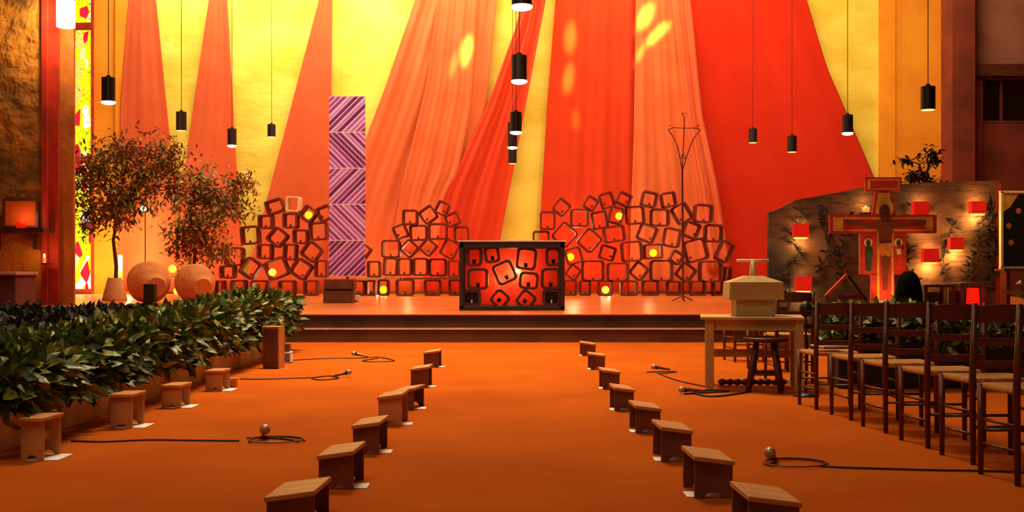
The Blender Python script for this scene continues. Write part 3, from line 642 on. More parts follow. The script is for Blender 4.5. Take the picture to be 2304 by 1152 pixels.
def hedge(label, loc, rz, lx, ly, H, ph, m1, m2, group, seed, n=900, pm='planter', L=.12):
    t = thing('laurel_hedge', loc, label, 'hedge', group, rz)
    MB().box((0, 0, ph/2), (lx*.62, ly-.03, ph)).build('planter', pm, t, bevel=.006)
    z0 = ph*.85
    MB().box((0, 0, ph+.02), (lx*.55, ly-.1, .05)).build('soil', 'soil', t)
    st = MB()
    rnd = random.Random(seed)
    for k in range(7):
        x, y = rnd.uniform(-.2, .2)*lx, rnd.uniform(-.42, .42)*ly; st.tube([(x, y, ph), (x*1.3, y*1.05, ph+(H-ph)*.5), (x*1.8, y*1.1, H-.08)], [.015, .012, .006])
    st.build('stem', 'bark', t)
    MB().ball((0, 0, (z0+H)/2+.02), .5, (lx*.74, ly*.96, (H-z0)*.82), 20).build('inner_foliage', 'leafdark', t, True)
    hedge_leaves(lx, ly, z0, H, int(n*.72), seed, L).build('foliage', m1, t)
    hedge_leaves(lx*1.02, ly, z0, H+.02, int(n*.28), seed+100, L).build('pale_foliage', m2, t)
    return t
hx = -3.17
spots = [(6.95, 1.15, .66, 'cut by the frame edge'), (8.15, 1.15, .69, 'behind the tallest near stool'), (9.38, 1.2, .71, 'between the second and third stools'), (10.65, 1.25, .72, 'next to the third stool'), (11.98, 1.3, .73, 'next to the small end block'),
         (13.32, 1.3, .76, 'behind the upright brown panel'), (14.7, 1.35, .80, 'last one, reaching toward the stage steps')]
for i, (Y, ly, H, wh) in enumerate(spots):
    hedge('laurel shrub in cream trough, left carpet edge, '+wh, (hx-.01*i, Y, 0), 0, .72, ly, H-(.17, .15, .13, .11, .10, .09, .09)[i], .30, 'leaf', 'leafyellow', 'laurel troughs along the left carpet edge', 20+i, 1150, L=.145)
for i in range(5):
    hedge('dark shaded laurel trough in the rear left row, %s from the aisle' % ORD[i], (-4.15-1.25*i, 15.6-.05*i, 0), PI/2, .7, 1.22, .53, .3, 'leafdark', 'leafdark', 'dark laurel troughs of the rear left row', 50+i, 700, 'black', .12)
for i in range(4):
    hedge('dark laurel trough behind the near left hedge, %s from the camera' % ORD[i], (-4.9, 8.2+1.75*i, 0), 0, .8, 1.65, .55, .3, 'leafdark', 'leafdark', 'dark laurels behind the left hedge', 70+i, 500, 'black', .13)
for i in range(3):
    hedge('laurel trough seen through the chair backs, %s from the cream table' % ORD[i], (3.40+1.04*i, 10.50, 0), PI/2, .6, 1.0, (.71, .545, .67)[i], .44, 'leaf', 'leafyellow', 'laurel troughs behind the chairs', 80+i, 620, 'black', .11)

# ------------------------------------------------------------------ aisle stools
def stool_proto(W, Ln, Hh, tilt, mt='tan', me='tandark'):
    t = bpy.data.objects.new('kneeling_stool', None); C.objects.link(t)
    MB().box((0, 0, 0), (W+.012, Ln, .022)).build('seat', mt, t, bevel=.004)
    s = t.children[0]; s.location = (0, 0, Hh); s.rotation_euler = (0, tilt, 0)
    dz = math.tan(abs(tilt))*W/2; sg = 1 if tilt < 0 else -1       # high side +x when tilt<0
    for k, y in enumerate((-Ln/2+.03, Ln/2-.03)):
        zl_, zr_ = Hh-.012-sg*dz, Hh-.012+sg*dz
        arch = [(W*.25*math.cos(PI-PI*i/8), .03*math.sin(PI*i/8)) for i in range(9)]
        pts = [(-W/2, 0)]+arch+[(W/2, 0), (W/2, zr_), (-W/2, zl_)]
        MB().prism(pts, y-.009, y+.009).build('end_board', me, t, bevel=.002)
    MB().box((0, 0, Hh*.55), (.018, Ln-.08, .05)).build('stretcher', me, t)
    return t
def place_stool(xl, xr, yf, top, tilt, rz, label, mt='tan', me='tandark', Ln=.34, group='kneeling stools lining the carpet aisle'):
    f = FL((xl+xr)/2, yf); W = (xr-xl)/F*f.y*.95; Hh = (yf-top)/F*f.y
    t = stool_proto(W, Ln, Hh, tilt, mt, me); t.location = f+Vector((0, Ln/2-.02, 0)); t.rotation_euler = (0, 0, rz)
    tag(t, label, 'stool', group); return t, f, W
L_ = [(600, 714, 1188, 1116, 'largest and nearest'), (718, 800, 1102, 1024, 'second from the camera'), (795, 858, 1022, 957, 'third from the camera'), (852, 908, 958, 893, 'pale-faced one, fourth from the camera'),
      (893, 941, 922, 879, 'fifth from the camera, half hidden'), (925, 966, 872, 830, 'sixth from the camera'), (954, 989, 827, 793, 'farthest, closest to the stage')]
for i, (xl, xr, yf, tp, wh) in enumerate(L_):
    t, f, W = place_stool(xl, xr, yf, tp, -.14, math.radians(-3-(8 if i == 4 else 0)), 'kneeling stool in the left aisle row, '+wh, me='tan' if i == 3 else 'tandark')  # fourth stool gets the lighter tan end boards so its face looks lit
    tag(MB().box((.04, .07, .002), (W*.95, .13, .003)).build('paper_sheet', 'paper', None, loc=(f.x+.02, f.y+.02, .001)), 'white paper sheet under the left row stool, '+wh, 'paper', 'white papers under the stools')
R_ = [(1308, 1340, 801, 774, 'farthest, closest to the stage'), (1327, 1361, 832, 800, 'seventh from the camera'), (1354, 1394, 876, 837, 'sixth from the camera'), (1380, 1426, 925, 877, 'fifth from the camera'),
      (1427, 1486, 975, 919, 'fourth from the camera'), (1484, 1556, 1040, 968, 'third from the camera'), (1558, 1649, 1122, 1036, 'second from the camera'), (1678, 1800, 1205, 1128, 'nearest, cut by the frame')]
for i, (xl, xr, yf, tp, wh) in enumerate(R_):
    t, f, W = place_stool(xl, xr, yf, tp, .13, math.radians(2), 'kneeling stool in the right aisle row, '+wh)
    tag(MB().box((0, .07, .002), (W*1.3, .13, .003)).build('paper_sheet', 'paper', None, loc=(f.x+.0, f.y+.02, .001)), 'white paper sheet under the right row stool, '+wh, 'paper', 'white papers under the stools')
# stools along the hedge: turned so the open long side shows
def side_stool(xl, xr, yf, top, label, Wd=.2, Ln=.3):
    f = FL(xl, yf); Hh = (yf-top)/F*f.y
    t = stool_proto(Wd, Ln, Hh, -.02, 'tan', 'tan'); t.location = (f.x+.0, f.y+.1, 0); t.rotation_euler = (0, 0, math.radians(-4)); tag(t, label, 'stool', 'kneeling stools beside the left hedge')
    tag(MB().box((0, 0, .002), (Wd+.05, .22, .003)).build('paper_sheet', 'paper', None, loc=(f.x+.05, f.y+.1, .001)), 'white paper under the hedge stool, '+label.split(', ')[-1], 'paper', 'white papers under the stools')
side_stool(76, 133, 1036, 944, 'open-sided stool beside the left hedge, nearest the camera', .13, .26)
side_stool(276, 320, 963, 890, 'open-sided stool beside the left hedge, second from the camera', .15, .26)
side_stool(388, 428, 918, 869, 'open-sided stool beside the left hedge, third from the camera', .15, .26)
side_stool(483, 515, 880, 836, 'open-sided stool beside the left hedge, fourth from the camera', .15, .26)
f = FL(522, 871); tag(MB().box((0, .03, .04), (.075, .07, .08)).build('small_block', 'tan', None, loc=f, bevel=.003), 'little tan block at the end of the fourth hedge stool', 'block')
f = FL(608, 830); t = thing('upright_panel_box', f, 'tall narrow brown plywood box standing against the hedge end', 'box', rz=math.radians(-6))
MB().box((0, .1, .225), (.17, .18, .43)).build('body', 'tandark', t); MB().box((0, .1, .445), (.19, .2, .018)).build('top_board', 'tan', t); MB().box((.09, .1, .22), (.012, .2, .44)).build('side_board', 'tan', t)
f = FL(640, 818); t = thing('white_box', f, 'small white open box on the carpet by the hedge end', 'box')
b0 = MB(); b0.box((0, .1, .005), (.13, .16, .01)); b0.box((-.06, .1, .06), (.01, .16, .12)); b0.box((.06, .1, .06), (.01, .16, .12)); b0.box((0, .18, .06), (.13, .01, .12)); b0.box((0, .1, .12), (.13, .17, .012)); b0.build('shell', 'paper', t)
tag(MB().box((0, .1, .175), (.09, .1, .085)).build('brown_box', 'tandark', None, loc=f+Vector((0, 0, 0))), 'little brown box sitting on top of the white box', 'box')

# ------------------------------------------------------------------ microphones and cables
def smooth(pts, n=6):
    pts = [Vector(p) for p in pts]; out = []
    for i in range(len(pts)-1):
        p0, p1, p2, p3 = pts[max(i-1, 0)], pts[i], pts[i+1], pts[min(i+2, len(pts)-1)]
        for k in range(n):
            t = k/n; out.append(.5*((2*p1)+(p2-p0)*t+(2*p0-5*p1+4*p2-p3)*t*t+(3*p1-p0-3*p2+p3)*t**3))
    return out+[pts[-1]]
def cable(px, label, r=.006):
    pts = smooth([FL(x, y, r*1.0) for x, y in px], 7)
    for k, p in enumerate(pts): p.z = r+.001
    tag(MB().tube(pts, r, 6).build('microphone_cable', 'cable', None, True), label, 'cable')
def coil(cx, cy, wx, label, r=.005, turns=1.6):
    c = FL(cx, cy, 0); R = wx/2/F*c.y; pts = []
    n = int(turns*28)
    for k in range(n+1):
        a = 2*PI*k/28; rr = R*(1-.06*k/28); pts.append((c.x+rr*math.cos(a), c.y+rr*.8*math.sin(a), r+.002+k/28*r*1.9))
    tag(MB().tube(pts, r, 6).build('coiled_cable', 'tandark', None, True), label, 'cable'); return c, R
def mic(x, y, z, rz, tilt, label, s=1.0):
    p = FL(x, y, 0); t = thing('microphone', (p.x, p.y, z), label, 'microphone'); t.rotation_euler = (0, tilt, rz); t.scale = (s, s, s)
    mx = Matrix.Rotation(PI/2, 4, 'Y')
    MB().lathe([(.010, -.10), (.012, -.095), (.016, 0), (.022, .055), (.023, .06)], 18, mx).build('handle', 'mic', t, True)
    MB().lathe([(.023, .06), (.027, .065), (.027, .075), (.024, .078)], 18, mx).build('collar', 'black', t, True)
    MB().lathe([(.022, .078), (.030, .095), (.032, .11), (.026, .13), (.012, .142), (0, .144)], 18, mx).build('grille', 'mesh', t, True)
cable([(160, 992), (230, 994), (330, 990), (430, 991), (538, 992)], 'dark cable running from the near hedge stool across the carpet')
coil(622, 994, 128, 'pale coiled cable loop on the carpet under the left near microphone', .0045)
cable([(556, 986), (575, 984), (592, 985), (640, 988), (672, 994)], 'short loose cable end over the left near coil', .006)
mic(594, 984, .037, math.radians(-75), math.radians(-14), 'silver microphone facing the camera on the left near coil', 1.05)
cable([(540, 853), (600, 853), (660, 851), (700, 850), (740, 846), (762, 851), (720, 855), (700, 851)], 'thin cable leading left from the middle left microphone')
mic(765, 850, .035, math.radians(25), -.2, 'microphone lying on the carpet, middle of the left side', .85)
cable([(655, 811), (700, 808), (760, 806), (800, 806), (850, 804), (888, 812), (840, 814), (815, 812), (850, 806)], 'looped cable of the far left microphone near the steps')
mic(812, 806, .04, math.radians(170), -.2, 'dark microphone lying near the steps, farthest on the left', .85)
cable([(1455, 838), (1480, 836), (1522, 836), (1490, 840), (1475, 836), (1500, 848), (1540, 860), (1590, 870)], 'cable curling from the far right microphone toward the table')
mic(1490, 836, .035, math.radians(170), -.15, 'dark microphone lying on the carpet right of the aisle', .85)
cable([(1540, 886), (1580, 884), (1640, 880), (1600, 878), (1560, 883), (1600, 892), (1660, 886), (1690, 880)], 'tangled black cable before the cream table leg', .008)
mic(1558, 887, .035, math.radians(178), -.05, 'black microphone lying before the cream table leg', .85)
coil(1790, 1046, 148, 'brown coiled cable under the right near microphone', .0045)
cable([(1840, 1048), (1900, 1052), (2000, 1055), (2100, 1058), (2230, 1060), (2320, 1064)], 'long dark cable running right beneath the chairs')
mic(1738, 1038, .037, math.radians(-110), math.radians(-14), 'silver microphone facing the camera on the right near coil', 1.0)
bd = MB()
for k in range(9):
    c0 = FL(1625+k*17, 868, 0); bd.ball((c0.x, c0.y, .035), .035, (1.15, .8, .9), 12)
tag(bd.build('rope_garland', 'chairwood', None, True), 'thick scalloped brown rope lying beneath the cream table', 'rope')

# ------------------------------------------------------------------ rush seated chairs
def chair_proto():
    t = bpy.data.objects.new('rush_chair', None); C.objects.link(t)
    wb, wf, dp, H, sh_ = .335, .40, .34, .86, .45     # origin at the foot of back-left post; chair faces +y
    for s in (0, 1):
        x = wb*s; MB().tube([(x, 0, 0), (x, .012, .45), (x, -.02, H)], [.015, .019, .015], 10).build('back_post', 'chairwood', t, True)
        xf = -.032 if s == 0 else wb+.032
        MB().tube([(xf, dp, 0), (xf, dp, sh_+.005)], [.014, .019], 10).build('front_leg', 'chairwood', t, True)
        for z in (.16, .28): MB().tube([(x, .008, z), (xf, dp, z)], .009).build('side_rung', 'chairwood', t, True)
    MB().tube([(-.03, dp, .22), (wb+.03, dp, .22)], .009).build('front_rung', 'chairwood', t, True); MB().tube([(0, .005, .2), (wb, .005, .2)], .009).build('back_rung', 'chairwood', t, True)
    for z, h in ((.80, .085), (.655, .042), (.535, .042)):
        q = MB(); n = 8; g = []
        for i in range(n+1):
            u = i/n; y = -.03*math.sin(PI*u)-.012*(z-.45)*2; bulge = .012*math.sin(PI*u) if h > .06 else 0
            g.append([q.bm.verts.new((wb*u, y+dy, z+dz)) for dy, dz in ((-.009, -h/2), (.009, -h/2), (.009, h/2+bulge), (-.009, h/2+bulge))])
        for a, b in zip(g, g[1:]):
            for i in range(4): q.bm.faces.new((a[i], a[(i+1) % 4], b[(i+1) % 4], b[i]))
        q.bm.faces.new(g[0]); q.bm.faces.new(g[-1]); q.build('back_slat', 'chairwood', t)
    s = MB(); n = 10; gr = []
    for j in range(n+1):
        v = j/n; row = []
        for i in range(n+1):
            u = i/n; x0 = -.005-.03*v; x1 = wb+.005+.03*v; zz = .448-.012*math.sin(PI*u)*math.sin(PI*v)+.01*math.cos((u-.5)*2*PI)*0
            row.append(s.bm.verts.new((x0+(x1-x0)*u, .0+dp*v+.01*v, zz+.012)))
        gr.append(row)
    for j in range(n):
        for i in range(n): s.bm.faces.new((gr[j][i], gr[j][i+1], gr[j+1][i+1], gr[j+1][i]))
    o = s.build('rush_seat', 'rush', t, True); md = o.modifiers.new('th', 'SOLIDIFY'); md.thickness = .032; bv = o.modifiers.new('b', 'BEVEL'); bv.width = .01; bv.segments = 2
    return t
ch = chair_proto(); first = True
def place_chair(px, py, rz, label, hs=1, group='rush chairs in a line right of the carpet'):
    global first
    p = FL(px, py)
    if first: o = ch; first = False; o.location = p; o.rotation_euler = (0, 0, rz)
    else: o = dup(ch, p, (0, 0, rz))
    o.scale = (1, 1, hs); tag(o, label, 'chair', group); return o
cr = [(1837, 922, 680, 'farthest of the line, a white sheet on its seat'), (1915, 946, 680, 'second from the cream table'), (1993, 975, 680, 'third from the cream table, before the blue sweater'), (2088, 1009, 682, 'fourth from the cream table'),
      (2190, 1046, 683, 'fifth from the cream table'), (2290, 1094, 685, 'nearest, cut by the right frame edge')]
for px, py, tp, wh in cr:
    Y = EYE*F/(py-HY); hh = (py-tp)/F*Y
    place_chair(px, py, math.radians(2), 'rush-seated ladder-back chair, '+wh, hh/.858)
tag(MB().box((.15, .2, .472), (.2, .22, .012), (0, 0, .2)).build('paper_stack', 'paper', None, loc=FL(1837, 922)), 'folded white sheets on the seat of the farthest chair', 'paper')
place_chair(1748, 862, math.radians(0), 'rush chair standing directly behind the cream table', 1.0, 'rush chairs behind the cream table')
place_chair(1654, 815, math.radians(5), 'rush chair farther back behind the left leg of the cream table', 1.0, 'rush chairs behind the cream table')
place_chair(1700, 836, math.radians(-4), 'rush chair midway behind the round milking stool', 1.0, 'rush chairs behind the cream table')

# ------------------------------------------------------------------ cream table with house shaped box, milking stool
tz = .635
tb = thing('cream_table', (2.17, 10.42, 0), 'low cream painted table carrying the house-shaped box', 'table', rz=math.radians(-9))
MB().box((0, 0, tz), (.93, .66, .025)).build('tabletop', 'cream', tb, bevel=.005)
for sx in (-1, 1):
    for sy in (-1, 1): MB().bar((sx*.385, sy*.25, 0), (sx*.385, sy*.25, tz-.012), .075).build('leg', 'cream', tb, bevel=.004)
ap = MB()
for sy in (-1, 1): ap.box((0, sy*.255, tz-.06), (.70, .02, .095))
for sx in (-1, 1): ap.box((sx*.39, 0, tz-.06), (.02, .44, .095))
ap.build('apron', 'cream', tb)
q = MB().box((0, .0, .31), (.74, .025, .07))
for sx in (-1, 1): q.box((sx*.385, 0, .31), (.025, .44, .07))
q.build('stretcher', 'cream', tb)
Yh = 10.4
hb = thing('house_shaped_box', (X(1694, Yh), Yh, tz+.013), 'cream box with hipped lid and T-shaped handle on the table', 'box')
k = Yh/F
MB().box((0, 0, 38*k/2), (87*k, .24, 38*k)).build('base_box', 'cream', hb, bevel=.004)
w, h0, h1, h2 = 61*k, 37*k, 76*k, 90*k
lid = MB(); v = lid.bm.verts.new
ring = lambda x, y, z: [v((-x, -y, z)), v((x, -y, z)), v((x, y, z)), v((-x, y, z))]
a_, b_, c_, d_ = ring(w, .17, h0), ring(w, .17, h0+.02), ring(w*.97, .165, h1-.0), ring(w*.30, .08, h2)
for r0, r1 in ((a_, b_), (b_, c_), (c_, d_)):
    for i in range(4): lid.bm.faces.new((r0[i], r0[(i+1) % 4], r1[(i+1) % 4], r1[i]))
lid.bm.faces.new(a_); lid.bm.faces.new(d_)
lid.build('hipped_lid', 'cream', hb, bevel=.004)
MB().lathe([(.036, h2-.005), (.028, h2+.03), (.026, 124*k)], 20).build('handle_post', 'linen', hb, True)
MB().cyl((-36*k, 0, 124*k), (36*k, 0, 124*k), .014).build('handle_bar', 'linen', hb, True)
ms = thing('milking_stool', FL(1728, 884)+Vector((0, .12, 0)), 'round dark wooden stool with splayed legs before the cream table', 'stool')
MB().lathe([(0, .435), (.17, .435), (.195, .445), (.2, .465), (.19, .475), (0, .468)], 32).build('seat', 'darkwood', ms, True)
for a in range(4):
    an = a*PI/2+.5; c_, s_ = math.cos(an), math.sin(an)
    MB().tube([(.20*c_, .20*s_, 0), (.15*c_, .15*s_, .22), (.10*c_, .10*s_, .44)], [.018, .026, .02], 10).build('leg', 'darkwood', ms, True)
q = MB()
for a in range(4):
    a0, a1 = a*PI/2+.5, (a+1)*PI/2+.5; q.tube([(.165*math.cos(a0), .165*math.sin(a0), .16), (.165*math.cos(a1), .165*math.sin(a1), .16)], .014)
q.build('rung', 'darkwood', ms, True)
sd = thing('stand_speaker', (X(1800, 9.9), 9.7, 0), 'round black lamp head on a thin pole beside the cream table', 'lamp')
zc = EYE-(695-HY)/F*9.8
MB().ball((0, 0, zc), .06, (.9, .9, 1.15), 20).build('head', 'black', sd, True); MB().tube([(0, 0, .02), (0, 0, zc)], .01, 8).build('pole', 'black', sd)
MB().lathe([(.11, 0), (.11, .012), (.02, .03), (0, .03)], 20).build('base', 'black', sd, True); MB().tube([(-.03, -.05, zc-.01), (.03, -.05, zc-.01)], .004).build('trim', 'mic', sd)

# ------------------------------------------------------------------ painted board with red lanterns
YD = 15.8
prof = [(1730, 478), (1752, 470), (1790, 450), (1880, 434), (1942, 422), (2030, 414), (2060, 412), (2250, 406), (2254, 700), (2254, 812), (1730, 812)]
pts = [((x-1152)/F*YD, EYE-(y-HY)/F*YD) for x, y in prof]; pts = [(x, max(z, 0.005)) for x, z in pts]
bd = thing('painted_board', ((1992-1152)/F*YD, YD, 0), 'large mottled painted board with sloping top behind the icon cross', 'board')
o = MB().prism([(x-bd.location.x, z) for x, z in pts], 0, .12).build('panel', 'board', bd)
e = MB(); tp = [(x-bd.location.x, z) for x, z in pts]
e.box((tp[7][0]-.02, .06, 1.1), (.06, .16, 2.3)); e.build('edge_post', 'redtrim', bd)
vn = MB(); rnd = random.Random(5)
for cx in (1765, 1850, 1905, 2040, 2060, 2140, 2170, 2235, 2225):
    x = (cx-1152)/F*YD-bd.location.x; z = rnd.uniform(.7, 1.0); pp = []
    for k in range(12): pp.append((x, -.02, z)); x += rnd.uniform(-.06, .06); z += .09
    vn.tube(pp, .008)
    for p_ in pp[1:]:
        for r_ in range(3): vn.leaf(p_, (rnd.uniform(-1, 1), -.25, rnd.uniform(-.6, .8)), (0, -1, .2), rnd.uniform(.08, .15), .035)
tag(vn.build('dried_vines', 'soil'), 'dark leafy vines hanging over the painted board', 'vines').location = (bd.location.x, YD, 0)
lan = [(1801, 519, 33, 29, 'upper left'), (1807, 638, 34, 32, 'lower left behind the chairs'), (2070, 469, 33, 30, 'just right of the crossbar'), (2199, 467, 32, 27, 'top right corner'), (2092, 575, 33, 30, 'lower right, low over the person'), (2150, 548, 30, 27, 'right of centre')]
for cx, cy, w, h, wh in lan:
    p = P(cx, cy, YD-.1); W = w/F*YD; H = h/F*YD
    t = thing('red_lantern', p, 'square red shaded candle lantern on the board, '+wh, 'lantern', 'red lanterns on the painted board')
    MB().bm.free()
    q = MB(); 
    q.box((0, -.06, 0), (W, .012, H)); q.box((-W/2+.006, 0, 0), (.012, .12, H)); q.box((W/2-.006, 0, 0), (.012, .12, H)); q.build('lamp_shade', 'redshade', t)
    MB().box((0, .0, -H/2+.006), (W*.5, .05, .008)).build('shelf', 'darkwood', t)
    MB().lathe([(.02, -.01), (.022, .02), (0, .02)], 10, Matrix.Translation((0, 0, -H/2+.02))).build('tealight', 'wax', t)
    MB().box((0, -.005, -H/2-.012), (W*.86, .07, .018)).build('glowing_diffuser', 'glow', t)
    for dz, pw in ((-H/2-.07, 10.0), (H/2+.03, 2.6)):
        l = point('lantern_glow', p+Vector((0, -.01, dz)), pw, (1, .52, .14), .03)
cu = votive('votive_candle', P(1948, 478, YD-.12), 'lit candle cup on the board left of the cross head', power=3, r=.055, h=.07, glass='wax')
MB().box((0, .02, -.012), (.13, .16, .02)).build('bracket', 'darkwood', cu)

# icon cross (generic painted crucifix), crop frame of 3.388 px at 1680,380
YI = 14.5
ic = thing('icon_cross', ((2028-1152)/F*YI-.0, YI, 0), 'large red and gold painted crucifix on a stem before the board', 'cross')
ic.location.x = ((1040/3.388+1680)-1152)/F*YI
def IP(x, y): q = P(x/3.388+1680, y/3.388+380, YI); return (q.x-ic.location.x, q.z)
def ibox(x0, x1, y0, y1, d0, d1, name, m):
    a, b = IP(x0, y1), IP(x1, y0); return MB().prism([a, (b[0], a[1]), b, (a[0], b[1])], -d1, -d0).build(name, m, ic)
def ipoly(ptl, d0, d1, name, m): return MB().prism([IP(x, y) for x, y in ptl], -d1, -d0).build(name, m, ic)
q = MB()
def ib(mb, x0, x1, y0, y1, d0, d1):
    a, b = IP(x0, y1), IP(x1, y0); mb.prism([a, (b[0], a[1]), b, (a[0], b[1])], -d1, -d0)
for r_ in ((895, 1175, 65, 175), (625, 1440, 350, 492), (855, 1210, 490, 805), (940, 1118, 800, 1150)): ib(q, *r_, 0, .04)
q.prism([IP(x, y) for x, y in ((975, 175), (1100, 175), (1135, 350), (950, 350))], -.04, 0)
q.build('red_body', 'icon_red', ic)
q = MB()
for r_ in ((915, 1155, 80, 160), (655, 1410, 370, 475), (985, 1110, 455, 1140)): ib(q, *r_, .04, .05)
q.prism([IP(x, y) for x, y in ((995, 185), (1080, 185), (1105, 345), (975, 345))], -.05, -.04)
q.build('gold_border', 'icon_gold', ic)
q = MB()
for r_ in ((932, 1140, 92, 150), (725, 1350, 386, 462), (1003, 1092, 470, 1000)): ib(q, *r_, .05, .058)
q.build('inner_panel', 'icon_red', ic)
circ = lambda cx, cy, rx, ry, n=20: [(cx+rx*math.cos(2*PI*i/n), cy+ry*math.sin(2*PI*i/n)) for i in range(n)]
ipoly(circ(1042, 300, 66, 70), .058, .064, 'halo', 'icon_gold')
ipoly([(725, 388), (760, 384), (800, 398), (900, 418), (985, 405), (1040, 400), (1095, 405), (1180, 420), (1280, 405), (1320, 390), (1352, 392), (1345, 415), (1290, 430), (1180, 445), (1105, 450), (1090, 520), (1085, 570), (1078, 680), (1065, 760), (1060, 920), (1030, 925), (1022, 760), (1012, 680), (1002, 570), (998, 520), (985, 448), (900, 442), (790, 425), (740, 415)], .062, .078, 'painted_figure', 'icon_flesh')
ipoly(circ(1035, 335, 42, 62), .078, .09, 'figure_hair', 'icon_brown')
ipoly([(1008, 345), (1060, 345), (1052, 385), (1020, 385)], .09, .096, 'figure_beard', 'icon_brown')
ipoly([(998, 570), (1088, 565), (1092, 630), (1075, 672), (1040, 655), (1010, 672), (994, 630)], .078, .09, 'loincloth', 'icon_cloth')
for hx_, gm in ((918, 'icon_green'), (1147, 'icon_brown')):
    ipoly(circ(hx_, 562, 32, 34), .04, .05, 'saint_halo', 'icon_white')
    ipoly(circ(hx_, 566, 16, 22), .05, .058, 'saint_head', 'icon_brown')
    ipoly([(hx_-16, 590), (hx_+16, 590), (hx_+36, 630), (hx_+30, 660), (hx_+18, 780), (hx_-12, 780), (hx_-18, 660)], .05, .058, 'saint_robe', gm if hx_ < 1000 else 'icon_red')
ipoly([(1128, 610), (1160, 608), (1164, 650), (1135, 655)], .058, .062, 'saint_veil', 'icon_white')
q = MB().box((0, .02, IP(1040, 1150)[1]/2), (.12, .06, IP(1040, 1150)[1])).box((0, .02, .03), (.7, .5, .06)); q.build('stand', 'darkwood', ic)
spot('icon_uplight', (ic.location.x, YI-.45, .35), (ic.location.x, YI, 1.15), 40, 50, (1, .6, .2), .7, .05)
fx = thing('floor_spotlight', (ic.location.x, YI-.5, 0), 'small floor spotlight at the foot of the icon cross', 'lamp'); MB().cyl((0, 0, .02), (0, .04, .2), .06).build('housing', 'black', fx); MB().cyl((0, .04, .2), (0, .045, .21), .05).build('lens', 'lensdim', fx)
# crossed folding stand
fs = thing('folding_stand', (X(1905, 13.6), 13.6, 0), 'red and black crossed slats of a folding book stand', 'stand')
zz = lambda y: EYE-(y-HY)/F*13.6
def fx_(px): return X(px, 13.6)-fs.location.x
MB().bar((fx_(1858), 0, zz(666)), (fx_(1905), 0, zz(618)), .06, .03).build('red_slat', 'icon_red', fs); MB().bar((fx_(1908), .04, zz(620)), (fx_(1950), .04, zz(676)), .07, .03).build('black_slat', 'black', fs)
q = MB().bar((fx_(1858), 0, zz(666)), (fx_(1930), 0, 0), .06, .03).bar((fx_(1950), .04, zz(676)), (fx_(1880), .04, 0), .06, .03); q.build('leg', 'table_red', fs)
MB().box((fx_(1910), -.03, zz(668)), (.30, .05, .05)).build('ledge', 'table_red', fs)
# side tables, lantern, plants
for x0, x1, yt, wh in ((2078, 2152, 640, 'left one beside the black hair'), (2160, 2222, 636, 'right one holding the red lantern')):
    Yq = 12.6; z = EYE-(yt-HY)/F*Yq; a, b = X(x0, Yq), X(x1, Yq); wq = b-a
    t = thing('side_table', ((a+b)/2, Yq+.2, 0), 'dark red wooden side table, '+wh, 'table', 'dark red side tables')
    MB().box((0, 0, z-.015), (wq, .42, .03)).build('tabletop', 'table_red', t, bevel=.004)
    for sx in (-1, 1):
        for sy in (-1, 1): MB().box((sx*(wq/2-.03), sy*.17, (z-.03)/2), (.04, .04, z-.03)).build('leg', 'table_red', t)
    MB().box((0, .16, z*.55), (wq-.06, .02, z*.7)).build('back_board', 'table_red', t)
    MB().box((0, 0, EYE-(686-HY)/F*Yq-.015), (wq-.03, .38, .03)).build('shelf', 'table_red', t)
Yq = 12.6; zsh = EYE-(686-HY)/F*Yq
t = thing('red_glass_lantern', (X(2197, Yq), Yq+.1, zsh), 'glowing red glass candle lantern on the right side table', 'lantern')
MB().lathe([(.075, 0), (.078, .02), (.066, .185), (.06, .185), (.065, .02), (0, .015)], 4).build('glass', 'redglow', t); MB().ball((-.01, 0, .04), .02).build('flame', 'flame', t, True)
point('lantern_glow', (X(2197, Yq), Yq-.08, zsh+.1), .8, (1, .15, .05), .04)
def pot_plant(label, x, Y, z, H, R, n, L, m, seed):
    rnd = random.Random(seed); t = thing('potted_plant', (x, Y, z), label, 'plant')
    MB().lathe([(.10, 0), (.14, .24), (.13, .24), (.11, .2), (0, .2)], 20).build('pot', 'darkwood', t, True)
    s = MB(); lf = MB()
    for k in range(9):
        a = rnd.uniform(0, 2*PI); e = Vector((R*math.cos(a), R*math.sin(a), H*rnd.uniform(.6, 1))); s.tube([(0, 0, .2), (e.x*.4, e.y*.4, e.z*.6), e], [.01, .008, .004])
        for j in range(n):
            u = rnd.uniform(.35, 1); p_ = Vector((e.x*u, e.y*u, .2+(e.z-.2)*u)); lf.leaf(p_, (rnd.uniform(-1, 1), rnd.uniform(-1, 1), rnd.uniform(-.3, .9)), (rnd.uniform(-1, 1), rnd.uniform(-1, 1), 1), L*rnd.uniform(.7, 1.3), L*.35)
    s.build('stem', 'bark', t, True); lf.build('foliage', m, t)
pot_plant('broad-leaved potted plant beside the red glass lantern', 5.50, 11.9, 0, .98, .30, 11, .2, 'leafyellow', 3)
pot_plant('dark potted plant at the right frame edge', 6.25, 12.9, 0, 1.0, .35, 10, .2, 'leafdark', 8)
Yv = 18.6
tree('slim_shrub', 'thin dark shrub showing over the top of the painted board', (X(2078, Yv), Yv, .403), [(2078, 560), (2076, 450), (2080, 410)], [(2082, 355, 20, 26), (2050, 358, 24, 8), (2078, 392, 28, 18), (2046, 400, 18, 10), (2084, 415, 30, 16)], Yv, 420, 'leafdark', None, .13)
